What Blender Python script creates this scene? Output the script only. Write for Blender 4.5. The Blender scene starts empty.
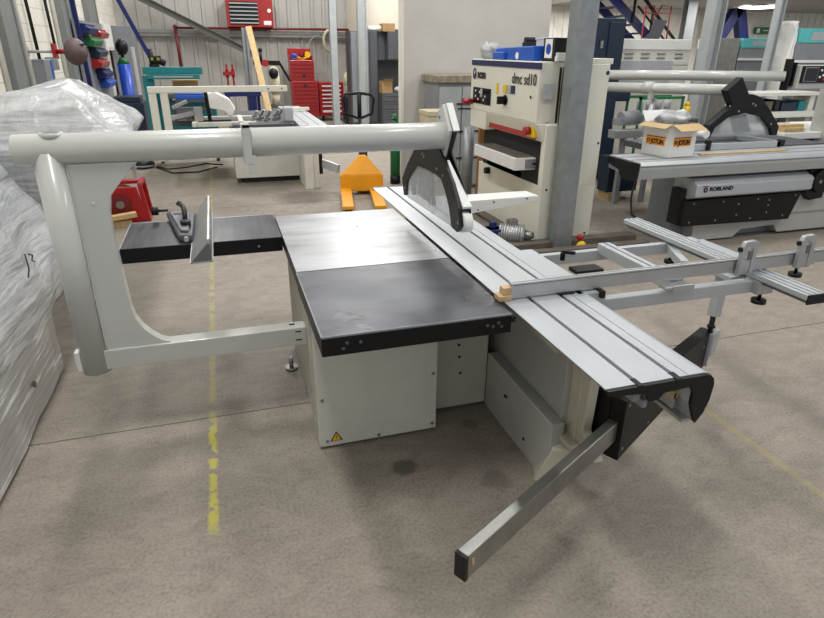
import bpy, bmesh, math, random
from mathutils import Vector, Matrix, noise
random.seed(7)
SC = bpy.context.scene
COL = SC.collection
V = Vector
# ------------------------------------------------------------------ materials
def lin(h):
    h = h.lstrip('#'); c = [int(h[i:i+2], 16)/255 for i in (0, 2, 4)]
    return tuple(x/12.92 if x <= .04045 else ((x+.055)/1.055)**2.4 for x in c)
def mixc(a, k): return tuple(min(1, x*k) for x in a)
MATS = {}
def mat(name, hexc, rough=.5, metal=0., var=.06, nscale=6., bump=0., bscale=80., stretch=(1, 1, 1), alpha=1., emis=0., coat=0., spec=.5, trans=0.):
    if name in MATS: return MATS[name]
    m = bpy.data.materials.new(name); m.use_nodes = True
    nt = m.node_tree; b = nt.nodes['Principled BSDF']; c = lin(hexc)
    tc = nt.nodes.new('ShaderNodeTexCoord'); mp = nt.nodes.new('ShaderNodeMapping')
    mp.inputs['Scale'].default_value = stretch
    nt.links.new(tc.outputs['Object'], mp.inputs[0])
    n = nt.nodes.new('ShaderNodeTexNoise'); n.inputs['Scale'].default_value = nscale; n.inputs['Detail'].default_value = 5
    nt.links.new(mp.outputs[0], n.inputs[0])
    r = nt.nodes.new('ShaderNodeValToRGB')
    r.color_ramp.elements[0].position = .3; r.color_ramp.elements[1].position = .7
    r.color_ramp.elements[0].color = (*mixc(c, 1-var), 1); r.color_ramp.elements[1].color = (*mixc(c, 1+var), 1)
    nt.links.new(n.outputs['Fac'], r.inputs[0]); nt.links.new(r.outputs[0], b.inputs['Base Color'])
    b.inputs['Roughness'].default_value = rough; b.inputs['Metallic'].default_value = metal
    b.inputs['Specular IOR Level'].default_value = spec
    b.inputs['Coat Weight'].default_value = coat; b.inputs['Alpha'].default_value = alpha
    b.inputs['Transmission Weight'].default_value = trans
    if emis:
        b.inputs['Emission Color'].default_value = (*c, 1); b.inputs['Emission Strength'].default_value = emis
    if bump:
        n2 = nt.nodes.new('ShaderNodeTexNoise'); n2.inputs['Scale'].default_value = bscale; n2.inputs['Detail'].default_value = 4
        nt.links.new(mp.outputs[0], n2.inputs[0])
        bp = nt.nodes.new('ShaderNodeBump'); bp.inputs['Strength'].default_value = bump; bp.inputs['Distance'].default_value = .01
        nt.links.new(n2.outputs['Fac'], bp.inputs['Height']); nt.links.new(bp.outputs[0], b.inputs['Normal'])
    MATS[name] = m
    return m
M = dict(
    tube=mat('grey white paint', 'bbbcb7', .32, var=.03, coat=.3),
    cab=mat('cream cabinet paint', 'c9c9be', .45, var=.04),
    cabd=mat('warm grey paint', 'b4b2a6', .5, var=.05),
    gbox=mat('light grey paint', 'aaaaa6', .45, var=.04),
    cast=mat('cream cast paint', 'bdb9a8', .5, var=.06),
    black=mat('black textured paint', '0b0b0d', .45, var=.2, bump=.05, bscale=300, spec=.3),
    blackp=mat('black plastic', '0b0b0c', .4, var=.2, spec=.35),
    rubber=mat('black rubber', '0c0c0c', .7, var=.2),
    alu=mat('anodised aluminium', 'b9babb', .38, .75, var=.04, stretch=(1, 1, 1)),
    aluw=mat('bright aluminium profile', 'b4b8bb', .42, .35, var=.03),
    steel=mat('bare steel', '9b9b99', .35, .9, var=.12, nscale=14),
    galv=mat('galvanised steel', '8d9294', .45, .55, var=.13, nscale=9, bump=.05),
    galvl=mat('light grey column paint', 'a5aaab', .5, .1, var=.08, nscale=6),
    dark=mat('dark recess', '17171a', .7, var=.2),
    slot=mat('shadowed slot', '6c6d70', .5, .3, var=.1),
    scm=mat('machine cream paint', 'd8d6c9', .4, var=.03),
    navy=mat('navy band paint', '1b2150', .4, var=.05),
    navy2=mat('dark blue machine paint', '0d2135', .42, var=.1),
    white=mat('white powder coat', 'dcdcda', .4, var=.03),
    offw=mat('off white panel', 'cfcdc4', .5, var=.04),
    red=mat('red enamel', '9a0b11', .38, var=.08, coat=.3),
    redd=mat('dark red enamel', '6b1518', .45, var=.1),
    yellow=mat('yellow plastic', 'e2b90c', .45, var=.06),
    amber=mat('amber yellow enamel', 'e69c0a', .35, var=.06, coat=.3),
    blue=mat('blue plastic', '1d55b5', .4, var=.08),
    blued=mat('deep blue paint', '101d5a', .42, var=.1),
    green=mat('green paint', '1c6a3c', .45, var=.1),
    teal=mat('teal paint', '107076', .45, var=.1),
    turq=mat('turquoise panel', '58b8b9', .4, var=.05),
    grey=mat('mid grey paint', '82858a', .5, var=.06),
    cup=mat('charcoal cupboard laminate', '4d4f54', .5, var=.06),
    card=mat('brown cardboard', 'a08156', .8, var=.08),
    cardi=mat('kraft cardboard flap', 'b99e74', .8, var=.08),
    pine=mat('pine timber', 'bda274', .7, var=.14, nscale=5, stretch=(6, 6, 1)),
    ply=mat('plywood', 'bfa27a', .6, var=.12, nscale=30),
    oldwood=mat('weathered grey timber', '5f584e', .8, var=.25, nscale=5, stretch=(1, 6, 6)),
    paper=mat('white card', 'e4e3e0', .6, var=.03),
    ink=mat('black ink', '101012', .6, var=.05),
    orange=mat('orange print', 'f09a1a', .6, var=.03),
    label=mat('silver label', 'a9abaf', .4, var=.12, nscale=40),
    brown=mat('maroon grey plastic', '5b4a4b', .55, var=.12),
    partit=mat('painted white partition', 'c9c6bf', .7, var=.05, nscale=2.5),
    edge=mat('cream edge trim', 'e2ded2', .6, var=.03),
    clear=mat('clear polycarbonate', 'b4babc', .15, var=.05, alpha=.5),
    smoke=mat('smoked polycarbonate', '4b4f52', .15, var=.1, alpha=.75),
    screen=mat('black glass', '060708', .1, var=.1),
    gasblue=mat('blue cylinder paint', '1a45b0', .35, var=.06),
    canvas=mat('beige canvas', 'bdb59b', .85, var=.1, bump=.3, bscale=20),
    lens=mat('lamp diffuser', 'ffffff', .5, emis=5),
    wrapg=mat('grey beige wrap', '8d8b84', .3, var=.12, nscale=8, bump=.4, bscale=14),
)
# brushed / ground table tops
def top_mat(name, hexa, hexb, scale, stretch, rough, metal, bump):
    m = bpy.data.materials.new(name); m.use_nodes = True; nt = m.node_tree; b = nt.nodes['Principled BSDF']
    tc = nt.nodes.new('ShaderNodeTexCoord'); mp = nt.nodes.new('ShaderNodeMapping'); mp.inputs['Scale'].default_value = stretch
    n = nt.nodes.new('ShaderNodeTexNoise'); n.inputs['Scale'].default_value = scale; n.inputs['Detail'].default_value = 6
    nf = nt.nodes.new('ShaderNodeTexNoise'); nf.inputs['Scale'].default_value = 260; nf.inputs['Detail'].default_value = 2
    nb = nt.nodes.new('ShaderNodeTexNoise'); nb.inputs['Scale'].default_value = 2.2; nb.inputs['Detail'].default_value = 3
    nt.links.new(tc.outputs['Object'], mp.inputs[0]); nt.links.new(mp.outputs[0], n.inputs[0]); nt.links.new(tc.outputs['Object'], nf.inputs[0]); nt.links.new(tc.outputs['Object'], nb.inputs[0])
    add = nt.nodes.new('ShaderNodeMath'); add.operation = 'ADD'
    mu = nt.nodes.new('ShaderNodeMath'); mu.operation = 'MULTIPLY'; mu.inputs[1].default_value = .5
    nt.links.new(nb.outputs['Fac'], mu.inputs[0]); nt.links.new(n.outputs['Fac'], add.inputs[0]); nt.links.new(mu.outputs[0], add.inputs[1])
    mu2 = nt.nodes.new('ShaderNodeMath'); mu2.operation = 'MULTIPLY_ADD'; mu2.inputs[1].default_value = .35
    nt.links.new(nf.outputs['Fac'], mu2.inputs[0]); nt.links.new(add.outputs[0], mu2.inputs[2])
    r = nt.nodes.new('ShaderNodeValToRGB'); r.color_ramp.elements[0].position = .68; r.color_ramp.elements[1].position = 1.15 if False else 1.0
    r.color_ramp.elements[0].color = (*lin(hexa), 1); r.color_ramp.elements[1].color = (*lin(hexb), 1)
    nt.links.new(mu2.outputs[0], r.inputs[0]); nt.links.new(r.outputs[0], b.inputs['Base Color'])
    rr = nt.nodes.new('ShaderNodeMapRange'); rr.inputs['From Min'].default_value = .3; rr.inputs['From Max'].default_value = .7
    rr.inputs['To Min'].default_value = rough-.07; rr.inputs['To Max'].default_value = rough+.1
    nt.links.new(nb.outputs['Fac'], rr.inputs[0]); nt.links.new(rr.outputs[0], b.inputs['Roughness'])
    b.inputs['Metallic'].default_value = metal
    bp = nt.nodes.new('ShaderNodeBump'); bp.inputs['Strength'].default_value = bump; bp.inputs['Distance'].default_value = .002
    nt.links.new(nf.outputs['Fac'], bp.inputs['Height']); nt.links.new(bp.outputs[0], b.inputs['Normal'])
    return m
M['ground'] = top_mat('ground cast iron', '828387', 'a8a9ac', 2.0, (.7, 4.5, 1), .34, .5, .25)
M['blacktop'] = top_mat('black hammered table', '1d1e22', '4b4e55', 4, (1, 1.6, 1), .31, .35, .5)
M['sidetop'] = top_mat('black brushed table', '26272b', '46474c', 3, (14, 1, 1), .34, .4, .3)
# film, with streak highlights along the creases painted into the colour
def film_mat():
    m = bpy.data.materials.new('creased plastic film'); m.use_nodes = True; nt = m.node_tree; b = nt.nodes['Principled BSDF']
    L = nt.links.new; N = nt.nodes.new; tc = N('ShaderNodeTexCoord'); hs_ = []
    for rot, sc, w in (((.9, .2, .3), (1.2, 1.2, 9), 1.), ((-.7, .1, -.2), (1.5, 1.5, 14), .7), ((.1, .3, .9), (9, 2, 5), .5)):
        mp = N('ShaderNodeMapping'); mp.inputs['Scale'].default_value = sc; mp.inputs['Rotation'].default_value = rot; L(tc.outputs['Object'], mp.inputs[0])
        n = N('ShaderNodeTexNoise'); n.inputs['Scale'].default_value = 1.3; n.inputs['Detail'].default_value = 4; n.inputs['Distortion'].default_value = .5; L(mp.outputs[0], n.inputs[0])
        a = N('ShaderNodeMath'); a.operation = 'SUBTRACT'; a.inputs[1].default_value = .5; L(n.outputs['Fac'], a.inputs[0])
        c = N('ShaderNodeMath'); c.operation = 'ABSOLUTE'; L(a.outputs[0], c.inputs[0])
        d = N('ShaderNodeMath'); d.operation = 'MULTIPLY'; d.inputs[1].default_value = w; L(c.outputs[0], d.inputs[0]); hs_.append(d.outputs[0])
    s1 = N('ShaderNodeMath'); s1.operation = 'ADD'; L(hs_[0], s1.inputs[0]); L(hs_[1], s1.inputs[1])
    s2 = N('ShaderNodeMath'); s2.operation = 'ADD'; L(s1.outputs[0], s2.inputs[0]); L(hs_[2], s2.inputs[1])
    bp = N('ShaderNodeBump'); bp.inputs['Strength'].default_value = .6; bp.inputs['Distance'].default_value = .035
    L(s2.outputs[0], bp.inputs['Height']); L(bp.outputs[0], b.inputs['Normal'])
    r = N('ShaderNodeValToRGB'); r.color_ramp.elements[0].position = .05; r.color_ramp.elements[1].position = .35
    r.color_ramp.elements[0].color = (*lin('c9cbcd'), 1); r.color_ramp.elements[1].color = (*lin('94969a'), 1)
    L(s2.outputs[0], r.inputs[0]); L(r.outputs[0], b.inputs['Base Color'])
    b.inputs['Roughness'].default_value = .24; b.inputs['Specular IOR Level'].default_value = .7; b.inputs['Alpha'].default_value = .82
    return m
M['film'] = film_mat()
# stretch film: pale streaks paint its highlights into the base colour
def stretch_mat():
    m = bpy.data.materials.new('stretch film streaks'); m.use_nodes = True; nt = m.node_tree; b = nt.nodes['Principled BSDF']
    tc = nt.nodes.new('ShaderNodeTexCoord'); mp = nt.nodes.new('ShaderNodeMapping')
    mp.inputs['Rotation'].default_value = (math.radians(-9), 0, 0); mp.inputs['Scale'].default_value = (3, 2.6, 34)
    nt.links.new(tc.outputs['Object'], mp.inputs[0])
    n = nt.nodes.new('ShaderNodeTexNoise'); n.inputs['Scale'].default_value = 1; n.inputs['Detail'].default_value = 3
    nt.links.new(mp.outputs[0], n.inputs[0])
    r = nt.nodes.new('ShaderNodeValToRGB'); r.color_ramp.elements[0].position = .56; r.color_ramp.elements[1].position = .68
    r.color_ramp.elements[0].color = (*lin('b0b0ab'), 1); r.color_ramp.elements[1].color = (*lin('f0f1f1'), 1)
    nt.links.new(n.outputs['Fac'], r.inputs[0]); nt.links.new(r.outputs[0], b.inputs['Base Color'])
    b.inputs['Roughness'].default_value = .22
    bp = nt.nodes.new('ShaderNodeBump'); bp.inputs['Strength'].default_value = .5; bp.inputs['Distance'].default_value = .02
    nt.links.new(n.outputs['Fac'], bp.inputs['Height']); nt.links.new(bp.outputs[0], b.inputs['Normal'])
    return m
M['stretch'] = stretch_mat()
# ------------------------------------------------------------------ mesh builder
class MB:
    def __init__(s): s.b = bmesh.new()
    def box(s, x0, x1, y0, y1, z0, z1):
        vs = [s.b.verts.new(p) for p in ((x0,y0,z0),(x1,y0,z0),(x1,y1,z0),(x0,y1,z0),(x0,y0,z1),(x1,y0,z1),(x1,y1,z1),(x0,y1,z1))]
        for f in ((0,3,2,1),(4,5,6,7),(0,1,5,4),(1,2,6,5),(2,3,7,6),(3,0,4,7)): s.b.faces.new([vs[i] for i in f])
        return s
    def hexa(s, bot, top):
        vs = [s.b.verts.new(p) for p in list(bot)+list(top)]
        for f in ((0,3,2,1),(4,5,6,7),(0,1,5,4),(1,2,6,5),(2,3,7,6),(3,0,4,7)): s.b.faces.new([vs[i] for i in f])
        return s
    def beam(s, p0, p1, w, h, up=(0, 0, 1)):
        p0, p1 = V(p0), V(p1); d = (p1-p0).normalized(); u = V(up); side = d.cross(u)
        if side.length < 1e-4: side = d.cross(V((1, 0, 0)))
        side.normalize(); u = side.cross(d).normalized(); a, c = side*w/2, u*h/2
        return s.hexa([p0-a-c, p0+a-c, p0+a+c, p0-a+c], [p1-a-c, p1+a-c, p1+a+c, p1-a+c])
    def cyl(s, p0, p1, r0, r1=None, n=24, cap=True):
        r1 = r0 if r1 is None else r1; p0, p1 = V(p0), V(p1); d = (p1-p0).normalized()
        a = d.cross(V((0, 0, 1)));
        if a.length < 1e-3: a = V((1, 0, 0))
        a.normalize(); c = d.cross(a)
        A = [s.b.verts.new(p0+(a*math.cos(t)+c*math.sin(t))*r0) for t in [2*math.pi*i/n for i in range(n)]]
        B = [s.b.verts.new(p1+(a*math.cos(t)+c*math.sin(t))*r1) for t in [2*math.pi*i/n for i in range(n)]]
        for i in range(n):
            f = s.b.faces.new([A[i], A[(i+1) % n], B[(i+1) % n], B[i]]); f.smooth = True
        if cap: s.b.faces.new(A[::-1]); s.b.faces.new(B)
        return s
    def path(s, pts, r, n=10, closed=False):
        pts = [V(p) for p in pts]; k = len(pts); rings = []
        a = None
        for i, p in enumerate(pts):
            if closed: d = pts[(i+1) % k]-pts[i-1]
            else: d = pts[min(i+1, k-1)]-pts[max(i-1, 0)]
            d.normalize()
            if a is None:
                a = d.cross(V((0, 0, 1)))
                if a.length < .05: a = d.cross(V((1, 0, 0)))
            a = (a-d*a.dot(d)).normalized(); c = d.cross(a)
            rings.append([s.b.verts.new(p+(a*math.cos(t)+c*math.sin(t))*r) for t in [2*math.pi*j/n for j in range(n)]])
        for i in range(k if closed else k-1):
            A, B = rings[i], rings[(i+1) % k]
            for j in range(n):
                f = s.b.faces.new([A[j], A[(j+1) % n], B[(j+1) % n], B[j]]); f.smooth = True
        if not closed: s.b.faces.new(rings[0][::-1]); s.b.faces.new(rings[-1])
        return s
    def prism(s, poly, axis, a0, a1):
        # axis 'x': poly=(y,z); 'y': poly=(x,z); 'z': poly=(x,y)
        def P(u, v, a): return {'x': (a, u, v), 'y': (u, a, v), 'z': (u, v, a)}[axis]
        A = [s.b.verts.new(P(u, v, a0)) for u, v in poly]; B = [s.b.verts.new(P(u, v, a1)) for u, v in poly]
        n = len(poly)
        for i in range(n): s.b.faces.new([A[i], A[(i+1) % n], B[(i+1) % n], B[i]])
        s.b.faces.new(A[::-1]); s.b.faces.new(B)
        return s
    def sph(s, c, r, sc=(1, 1, 1), n=16):
        g = bmesh.ops.create_uvsphere(s.b, u_segments=n, v_segments=n//2+2, radius=r)
        for v in g['verts']: v.co = V((v.co.x*sc[0], v.co.y*sc[1], v.co.z*sc[2]))+V(c)
        for v in g['verts']:
            for f in v.link_faces: f.smooth = True
        return s
    def disc(s, c, nrm, r, t=.004, n=16):
        nrm = V(nrm).normalized(); return s.cyl(V(c), V(c)+nrm*t, r, n=n)
ORG = {}
def _org(o):
    while o.parent: o = o.parent
    return ORG.get(o.name, V((0, 0, 0)))
def obj(name, mb, m, parent=None, bev=0, label=None, sub=0, keep=False):
    bmesh.ops.recalc_face_normals(mb.b, faces=mb.b.faces[:])
    if parent: org = _org(parent)
    else:
        xs = [v.co for v in mb.b.verts]
        org = V((sum(c.x for c in xs)/len(xs), sum(c.y for c in xs)/len(xs), min(c.z for c in xs)))
    for v in mb.b.verts: v.co -= org
    me = bpy.data.meshes.new(name); mb.b.to_mesh(me); mb.b.free()
    me.materials.append(m)
    o = bpy.data.objects.new(name, me); COL.objects.link(o)
    if parent: o.parent = parent
    else: o.location = org; ORG[o.name] = org.copy()
    if bev:
        md = o.modifiers.new('edge', 'BEVEL'); md.width = bev; md.segments = 2; md.limit_method = 'ANGLE'; md.angle_limit = math.radians(40)
    if sub:
        md = o.modifiers.new('soft', 'SUBSURF'); md.levels = sub; md.render_levels = sub
    if label: o['label'] = label
    return o
def tag(o, label, cat, group=None, kind=None):
    o['label'] = label; o['category'] = cat
    if group: o['group'] = group
    if kind: o['kind'] = kind
    return o
def thing(name, loc, label, cat, group=None):
    o = bpy.data.objects.new(name, None); COL.objects.link(o); o.location = loc; o.empty_display_size = .1
    ORG[o.name] = V(loc); return tag(o, label, cat, group)
def struct(name, mb, m, bev=0):
    o = obj(name, mb, m, None, bev); o['kind'] = 'structure'; o['label'] = name.replace('_', ' '); return o
def dup(root, delta, label=None):
    r = root.copy(); COL.objects.link(r); r.location = root.location+V(delta)
    ORG[r.name] = ORG[root.name]+V(delta)
    if label: r['label'] = label
    def rec(a, b):
        for ch in a.children:
            c = ch.copy(); COL.objects.link(c); c.parent = b; rec(ch, c)
    kids = list(root.children)
    for ch in kids:
        c = ch.copy(); COL.objects.link(c); c.parent = r
        for g in list(ch.children):
            d = g.copy(); COL.objects.link(d); d.parent = c
    return r
def text(name, s, size, loc, rx, rz, m, parent, sx=1., bold=0., shear=0.):
    cu = bpy.data.curves.new('t', 'FONT'); cu.body = s; cu.size = size; cu.offset = bold; cu.shear = shear; cu.extrude = .0015; cu.resolution_u = 3
    t = bpy.data.objects.new('t', cu); COL.objects.link(t)
    me = bpy.data.meshes.new_from_object(t.evaluated_get(bpy.context.evaluated_depsgraph_get()))
    bpy.data.objects.remove(t)
    R = Matrix.Translation(V(loc)-_org(parent)) @ Matrix.Rotation(rz, 4, 'Z') @ Matrix.Rotation(rx, 4, 'X') @ Matrix.Diagonal((sx, 1, 1, 1))
    me.transform(R); me.materials.clear(); me.materials.append(m)
    o = bpy.data.objects.new(name, me); COL.objects.link(o); o.parent = parent
    return o
def screws(parent, pts, nrm, r=.006, m=None, name='screw'):
    for p in pts: obj(name, MB().disc(p, nrm, r, .004, 10), m or M['steel'], parent)
# ------------------------------------------------------------------ setting
def floor_mat():
    m = bpy.data.materials.new('workshop concrete'); m.use_nodes = True; nt = m.node_tree; b = nt.nodes['Principled BSDF']
    L = nt.links.new; N = nt.nodes.new
    tc = N('ShaderNodeTexCoord'); sep = N('ShaderNodeSeparateXYZ'); L(tc.outputs['Object'], sep.inputs[0])
    def noise(s, d=6, dist=0, st=None):
        n = N('ShaderNodeTexNoise'); n.inputs['Scale'].default_value = s; n.inputs['Detail'].default_value = d; n.inputs['Distortion'].default_value = dist
        if st:
            mp = N('ShaderNodeMapping'); mp.inputs['Scale'].default_value = st; L(tc.outputs['Object'], mp.inputs[0]); L(mp.outputs[0], n.inputs[0])
        else: L(tc.outputs['Object'], n.inputs[0])
        return n.outputs['Fac']
    def math_(op, a, b_=None, c=None):
        n = N('ShaderNodeMath'); n.operation = op
        for i, x in enumerate((a, b_, c)):
            if x is None: continue
            if isinstance(x, (int, float)): n.inputs[i].default_value = x
            else: L(x, n.inputs[i])
        return n.outputs[0]
    def ramp(f, p0, c0, p1, c1):
        r = N('ShaderNodeValToRGB'); e = r.color_ramp.elements; e[0].position = p0; e[1].position = p1
        e[0].color = (*c0, 1); e[1].color = (*c1, 1); L(f, r.inputs[0]); return r.outputs[0]
    def mix(f, a, b_, t='MIX'):
        n = N('ShaderNodeMix'); n.data_type = 'RGBA'; n.blend_type = t
        if isinstance(f, float): n.inputs[0].default_value = f
        else: L(f, n.inputs[0])
        for i, x in ((6, a), (7, b_)):
            if isinstance(x, tuple): n.inputs[i].default_value = (*x, 1)
            else: L(x, n.inputs[i])
        return n.outputs[2]
    c = ramp(noise(.9, 6, .3), .3, lin('7c736a'), .7, lin('8a8176'))
    c = mix(.45, c, ramp(noise(5, 14, 1.2, (1, 1.7, 1)), .33, lin('6b6258'), .67, lin('988e80')))
    c = mix(.2, c, ramp(noise(70, 3), .3, lin('5d554b'), .6, lin('beb7aa')))
    # dark blotches
    c = mix(math_('MULTIPLY', math_('SMOOTH_MIN', math_('MAXIMUM', math_('MULTIPLY_ADD', noise(3.4, 8, 1.), 7, -4.7), 0.), 1., .1), .35), c, lin('5f574d'))
    # darkened band behind joint in far part
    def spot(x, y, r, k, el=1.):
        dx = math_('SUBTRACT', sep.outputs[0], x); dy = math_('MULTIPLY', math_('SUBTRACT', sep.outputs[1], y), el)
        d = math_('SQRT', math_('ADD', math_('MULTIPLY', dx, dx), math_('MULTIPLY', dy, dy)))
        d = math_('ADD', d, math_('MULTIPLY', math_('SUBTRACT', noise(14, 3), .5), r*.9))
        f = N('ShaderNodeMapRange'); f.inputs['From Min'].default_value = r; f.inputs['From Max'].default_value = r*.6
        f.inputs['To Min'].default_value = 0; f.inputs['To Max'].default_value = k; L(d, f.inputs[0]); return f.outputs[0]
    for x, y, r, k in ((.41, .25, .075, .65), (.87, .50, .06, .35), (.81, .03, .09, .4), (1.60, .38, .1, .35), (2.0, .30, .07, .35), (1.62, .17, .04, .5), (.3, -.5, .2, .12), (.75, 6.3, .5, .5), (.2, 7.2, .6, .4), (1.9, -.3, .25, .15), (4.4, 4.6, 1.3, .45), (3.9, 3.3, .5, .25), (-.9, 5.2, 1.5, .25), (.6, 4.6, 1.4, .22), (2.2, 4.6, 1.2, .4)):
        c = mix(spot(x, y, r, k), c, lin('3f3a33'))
    # joints: along X at y=1, y=5.6(faint); along Y at none
    wob = math_('MULTIPLY', math_('SUBTRACT', noise(5, 4), .5), .014)
    def line(coord, pos, w, jit=wob):
        d = math_('ABSOLUTE', math_('ADD', math_('SUBTRACT', coord, pos), jit))
        f = N('ShaderNodeMapRange'); f.inputs['From Min'].default_value = w; f.inputs['From Max'].default_value = w*.45
        L(d, f.inputs[0]); return f.outputs[0]
    j = math_('MAXIMUM', line(sep.outputs[1], .985, .0065), line(sep.outputs[1], 6.0, .01))
    c = mix(math_('MULTIPLY', j, .85), c, lin('3a352f'))
    # worn yellow line along Y at x=-.505
    wob2 = math_('MULTIPLY', math_('SUBTRACT', noise(24, 4), .5), .03)
    yl = line(sep.outputs[0], -.505, .026, wob2)
    patch = math_('GREATER_THAN', noise(7, 5, .5, (1, 1.2, 1)), .42)
    near = N('ShaderNodeMapRange'); near.inputs['From Min'].default_value = 1.0; near.inputs['From Max'].default_value = .8
    near.inputs['To Min'].default_value = .3; near.inputs['To Max'].default_value = .85; L(sep.outputs[1], near.inputs[0])
    ylo = N('ShaderNodeMapRange'); ylo.inputs['From Min'].default_value = .0; ylo.inputs['From Max'].default_value = .15; L(sep.outputs[1], ylo.inputs[0])
    c = mix(math_('MULTIPLY', math_('MULTIPLY', math_('MULTIPLY', yl, patch), near.outputs[0]), ylo.outputs[0]), c, lin('bfb646'))
    # faint yellow on the right
    yr = math_('MULTIPLY', math_('MULTIPLY', line(sep.outputs[0], 2.25, .03, wob2), .28), math_('LESS_THAN', sep.outputs[1], .5))
    c = mix(yr, c, lin('b5a65a'))
    L(c, b.inputs['Base Color'])
    rr = N('ShaderNodeMapRange'); rr.inputs['To Min'].default_value = .5; rr.inputs['To Max'].default_value = .8; L(noise(3, 6), rr.inputs[0]); L(rr.outputs[0], b.inputs['Roughness'])
    bp = N('ShaderNodeBump'); bp.inputs['Strength'].default_value = .25; bp.inputs['Distance'].default_value = .004
    L(math_('SUBTRACT', noise(30, 6), j), bp.inputs['Height']); L(bp.outputs[0], b.inputs['Normal'])
    return m
fm = bpy.data.meshes.new('floor'); fm.from_pydata([(-2.6, -5, 0), (24, -5, 0), (24, 17.1, 0), (-2.6, 17.1, 0)], [], [(0, 1, 2, 3)]); fm.materials.append(floor_mat())
fo = bpy.data.objects.new('floor', fm); COL.objects.link(fo); fo['kind'] = 'structure'; fo['label'] = 'worn grey brown concrete workshop floor'
clad = mat('corrugated cladding', 'a9a7a2', .5, var=.05, nscale=3)
cladl = mat('cream corrugated cladding', 'd8d6cc', .5, var=.04, nscale=3)
def corrug(x0, x1, y, z0, z1, pitch=.33, dep=.035):
    mb = MB(); pts = []; x = x0
    while x < x1:
        pts += [(x, y), (x+pitch*.62, y), (x+pitch*.7, y-dep), (x+pitch*.92, y-dep)]; x += pitch
    pts.append((x, y))
    lo = [mb.b.verts.new((a, b, z0)) for a, b in pts]; hi = [mb.b.verts.new((a, b, z1)) for a, b in pts]
    for i in range(len(pts)-1): mb.b.faces.new([lo[i], lo[i+1], hi[i+1], hi[i]])
    return mb
struct('wall_back', corrug(-2.6, 5.6, 17, 0, 6), clad)
struct('wall_back_right', corrug(5.6, 24, 17, 0, 6), cladl)
blockm = bpy.data.materials.new('painted blockwork'); blockm.use_nodes = True
_nt = blockm.node_tree; _b = _nt.nodes['Principled BSDF']; _tc = _nt.nodes.new('ShaderNodeTexCoord'); _mp = _nt.nodes.new('ShaderNodeMapping'); _mp.inputs['Rotation'].default_value = (math.pi/2, 0, math.pi/2)
_mp.inputs['Rotation'].default_value = (0, math.pi/2, 0)
_br = _nt.nodes.new('ShaderNodeTexBrick'); _br.inputs['Scale'].default_value = 1; _br.inputs['Brick Width'].default_value = .44; _br.inputs['Row Height'].default_value = .22; _br.inputs['Mortar Size'].default_value = .006
_br.inputs['Color1'].default_value = (*lin('dfdcd2'), 1); _br.inputs['Color2'].default_value = (*lin('d6d2c6'), 1); _br.inputs['Mortar'].default_value = (*lin('bab6aa'), 1)
_sx = _nt.nodes.new('ShaderNodeSeparateXYZ'); _cx = _nt.nodes.new('ShaderNodeCombineXYZ')
_nt.links.new(_tc.outputs['Object'], _sx.inputs[0]); _nt.links.new(_sx.outputs[1], _cx.inputs[0]); _nt.links.new(_sx.outputs[2], _cx.inputs[1])
_nt.links.new(_cx.outputs[0], _br.inputs[0]); _nt.links.new(_br.outputs[0], _b.inputs['Base Color']); _b.inputs['Roughness'].default_value = .7
struct('wall_left', MB().box(-2.75, -2.6, -5, 17, 0, 6), blockm)
struct('ceiling', MB().box(-2.7, 24, -1.5, 17.1, 6, 6.15), mat('roof sheeting', '84847f', .6))
# mezzanine at right
struct('trim_mezzanine_slab', MB().box(9.9, 24, 7.5, 17, 3.22, 3.4).box(9.9, 24, 7.4, 7.5, 3.2, 3.65), mat('mezzanine soffit', '9a9896', .7))
# office block at back
struct('wall_office', MB().box(3.6, 6.5, 14.9, 16.9, 0, 4.2), mat('cream office wall', 'dcd5c4', .7, var=.03))
# partition
pt = MB().box(2.40, 4.75, 7.0, 7.12, 0, 4.2); struct('wall_partition', pt, M['partit'])
struct('trim_partition_edge', MB().box(2.365, 2.402, 6.97, 7.14, 0, 4.2), M['edge'])
# left wall columns
cm = mat('grey steel stanchion', '7e8280', .5, .2, var=.06)
def hcol(name, x0, x1, y0, y1, z1, m, flange='y', bev=0):
    mb = MB(); t = .02
    if flange == 'y':   # flanges face +-y
        mb.box(x0, x1, y0, y0+t, 0, z1).box(x0, x1, y1-t, y1, 0, z1).box((x0+x1)/2-.01, (x0+x1)/2+.01, y0+t, y1-t, 0, z1)
    else:
        mb.box(x0, x0+t, y0, y1, 0, z1).box(x1-t, x1, y0, y1, 0, z1).box(x0+t, x1-t, (y0+y1)/2-.01, (y0+y1)/2+.01, 0, z1)
    return obj(name, mb, m)
C1 = [(6.5, 7.15), (9.9, 10.8), (12.4, 13.5)]
LL = ['widest grey steel column against the left wall, nearest the camera', 'grey steel column on the left wall behind the round brown drum', 'grey steel column on the left wall beside the coloured bins']
for (a, b), l in zip(C1, LL):
    o = obj('steel_column', MB().box(-2.6, -2.52, a, b, 0, 6).box(-2.52, -2.50, a, a+.08, 0, 6).box(-2.52, -2.50, b-.08, b, 0, 6), cm); tag(o, l, 'column')
for (y0, y1, x, l) in ((6.35, 6.40, -2.57, 'thin white pipe running up the left wall beside the nearest grey column'), (7.40, 7.45, -2.57, 'thin white pipe on the left wall just beyond the nearest grey column'), (9.55, 9.61, -2.57, 'thin white vertical pipe on the left wall next to the brown drum')):
    tag(obj('wall_pipe', MB().cyl((x, (y0+y1)/2, .5), (x, (y0+y1)/2, 6), .03, n=10), M['offw']), l, 'pipe')
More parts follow.
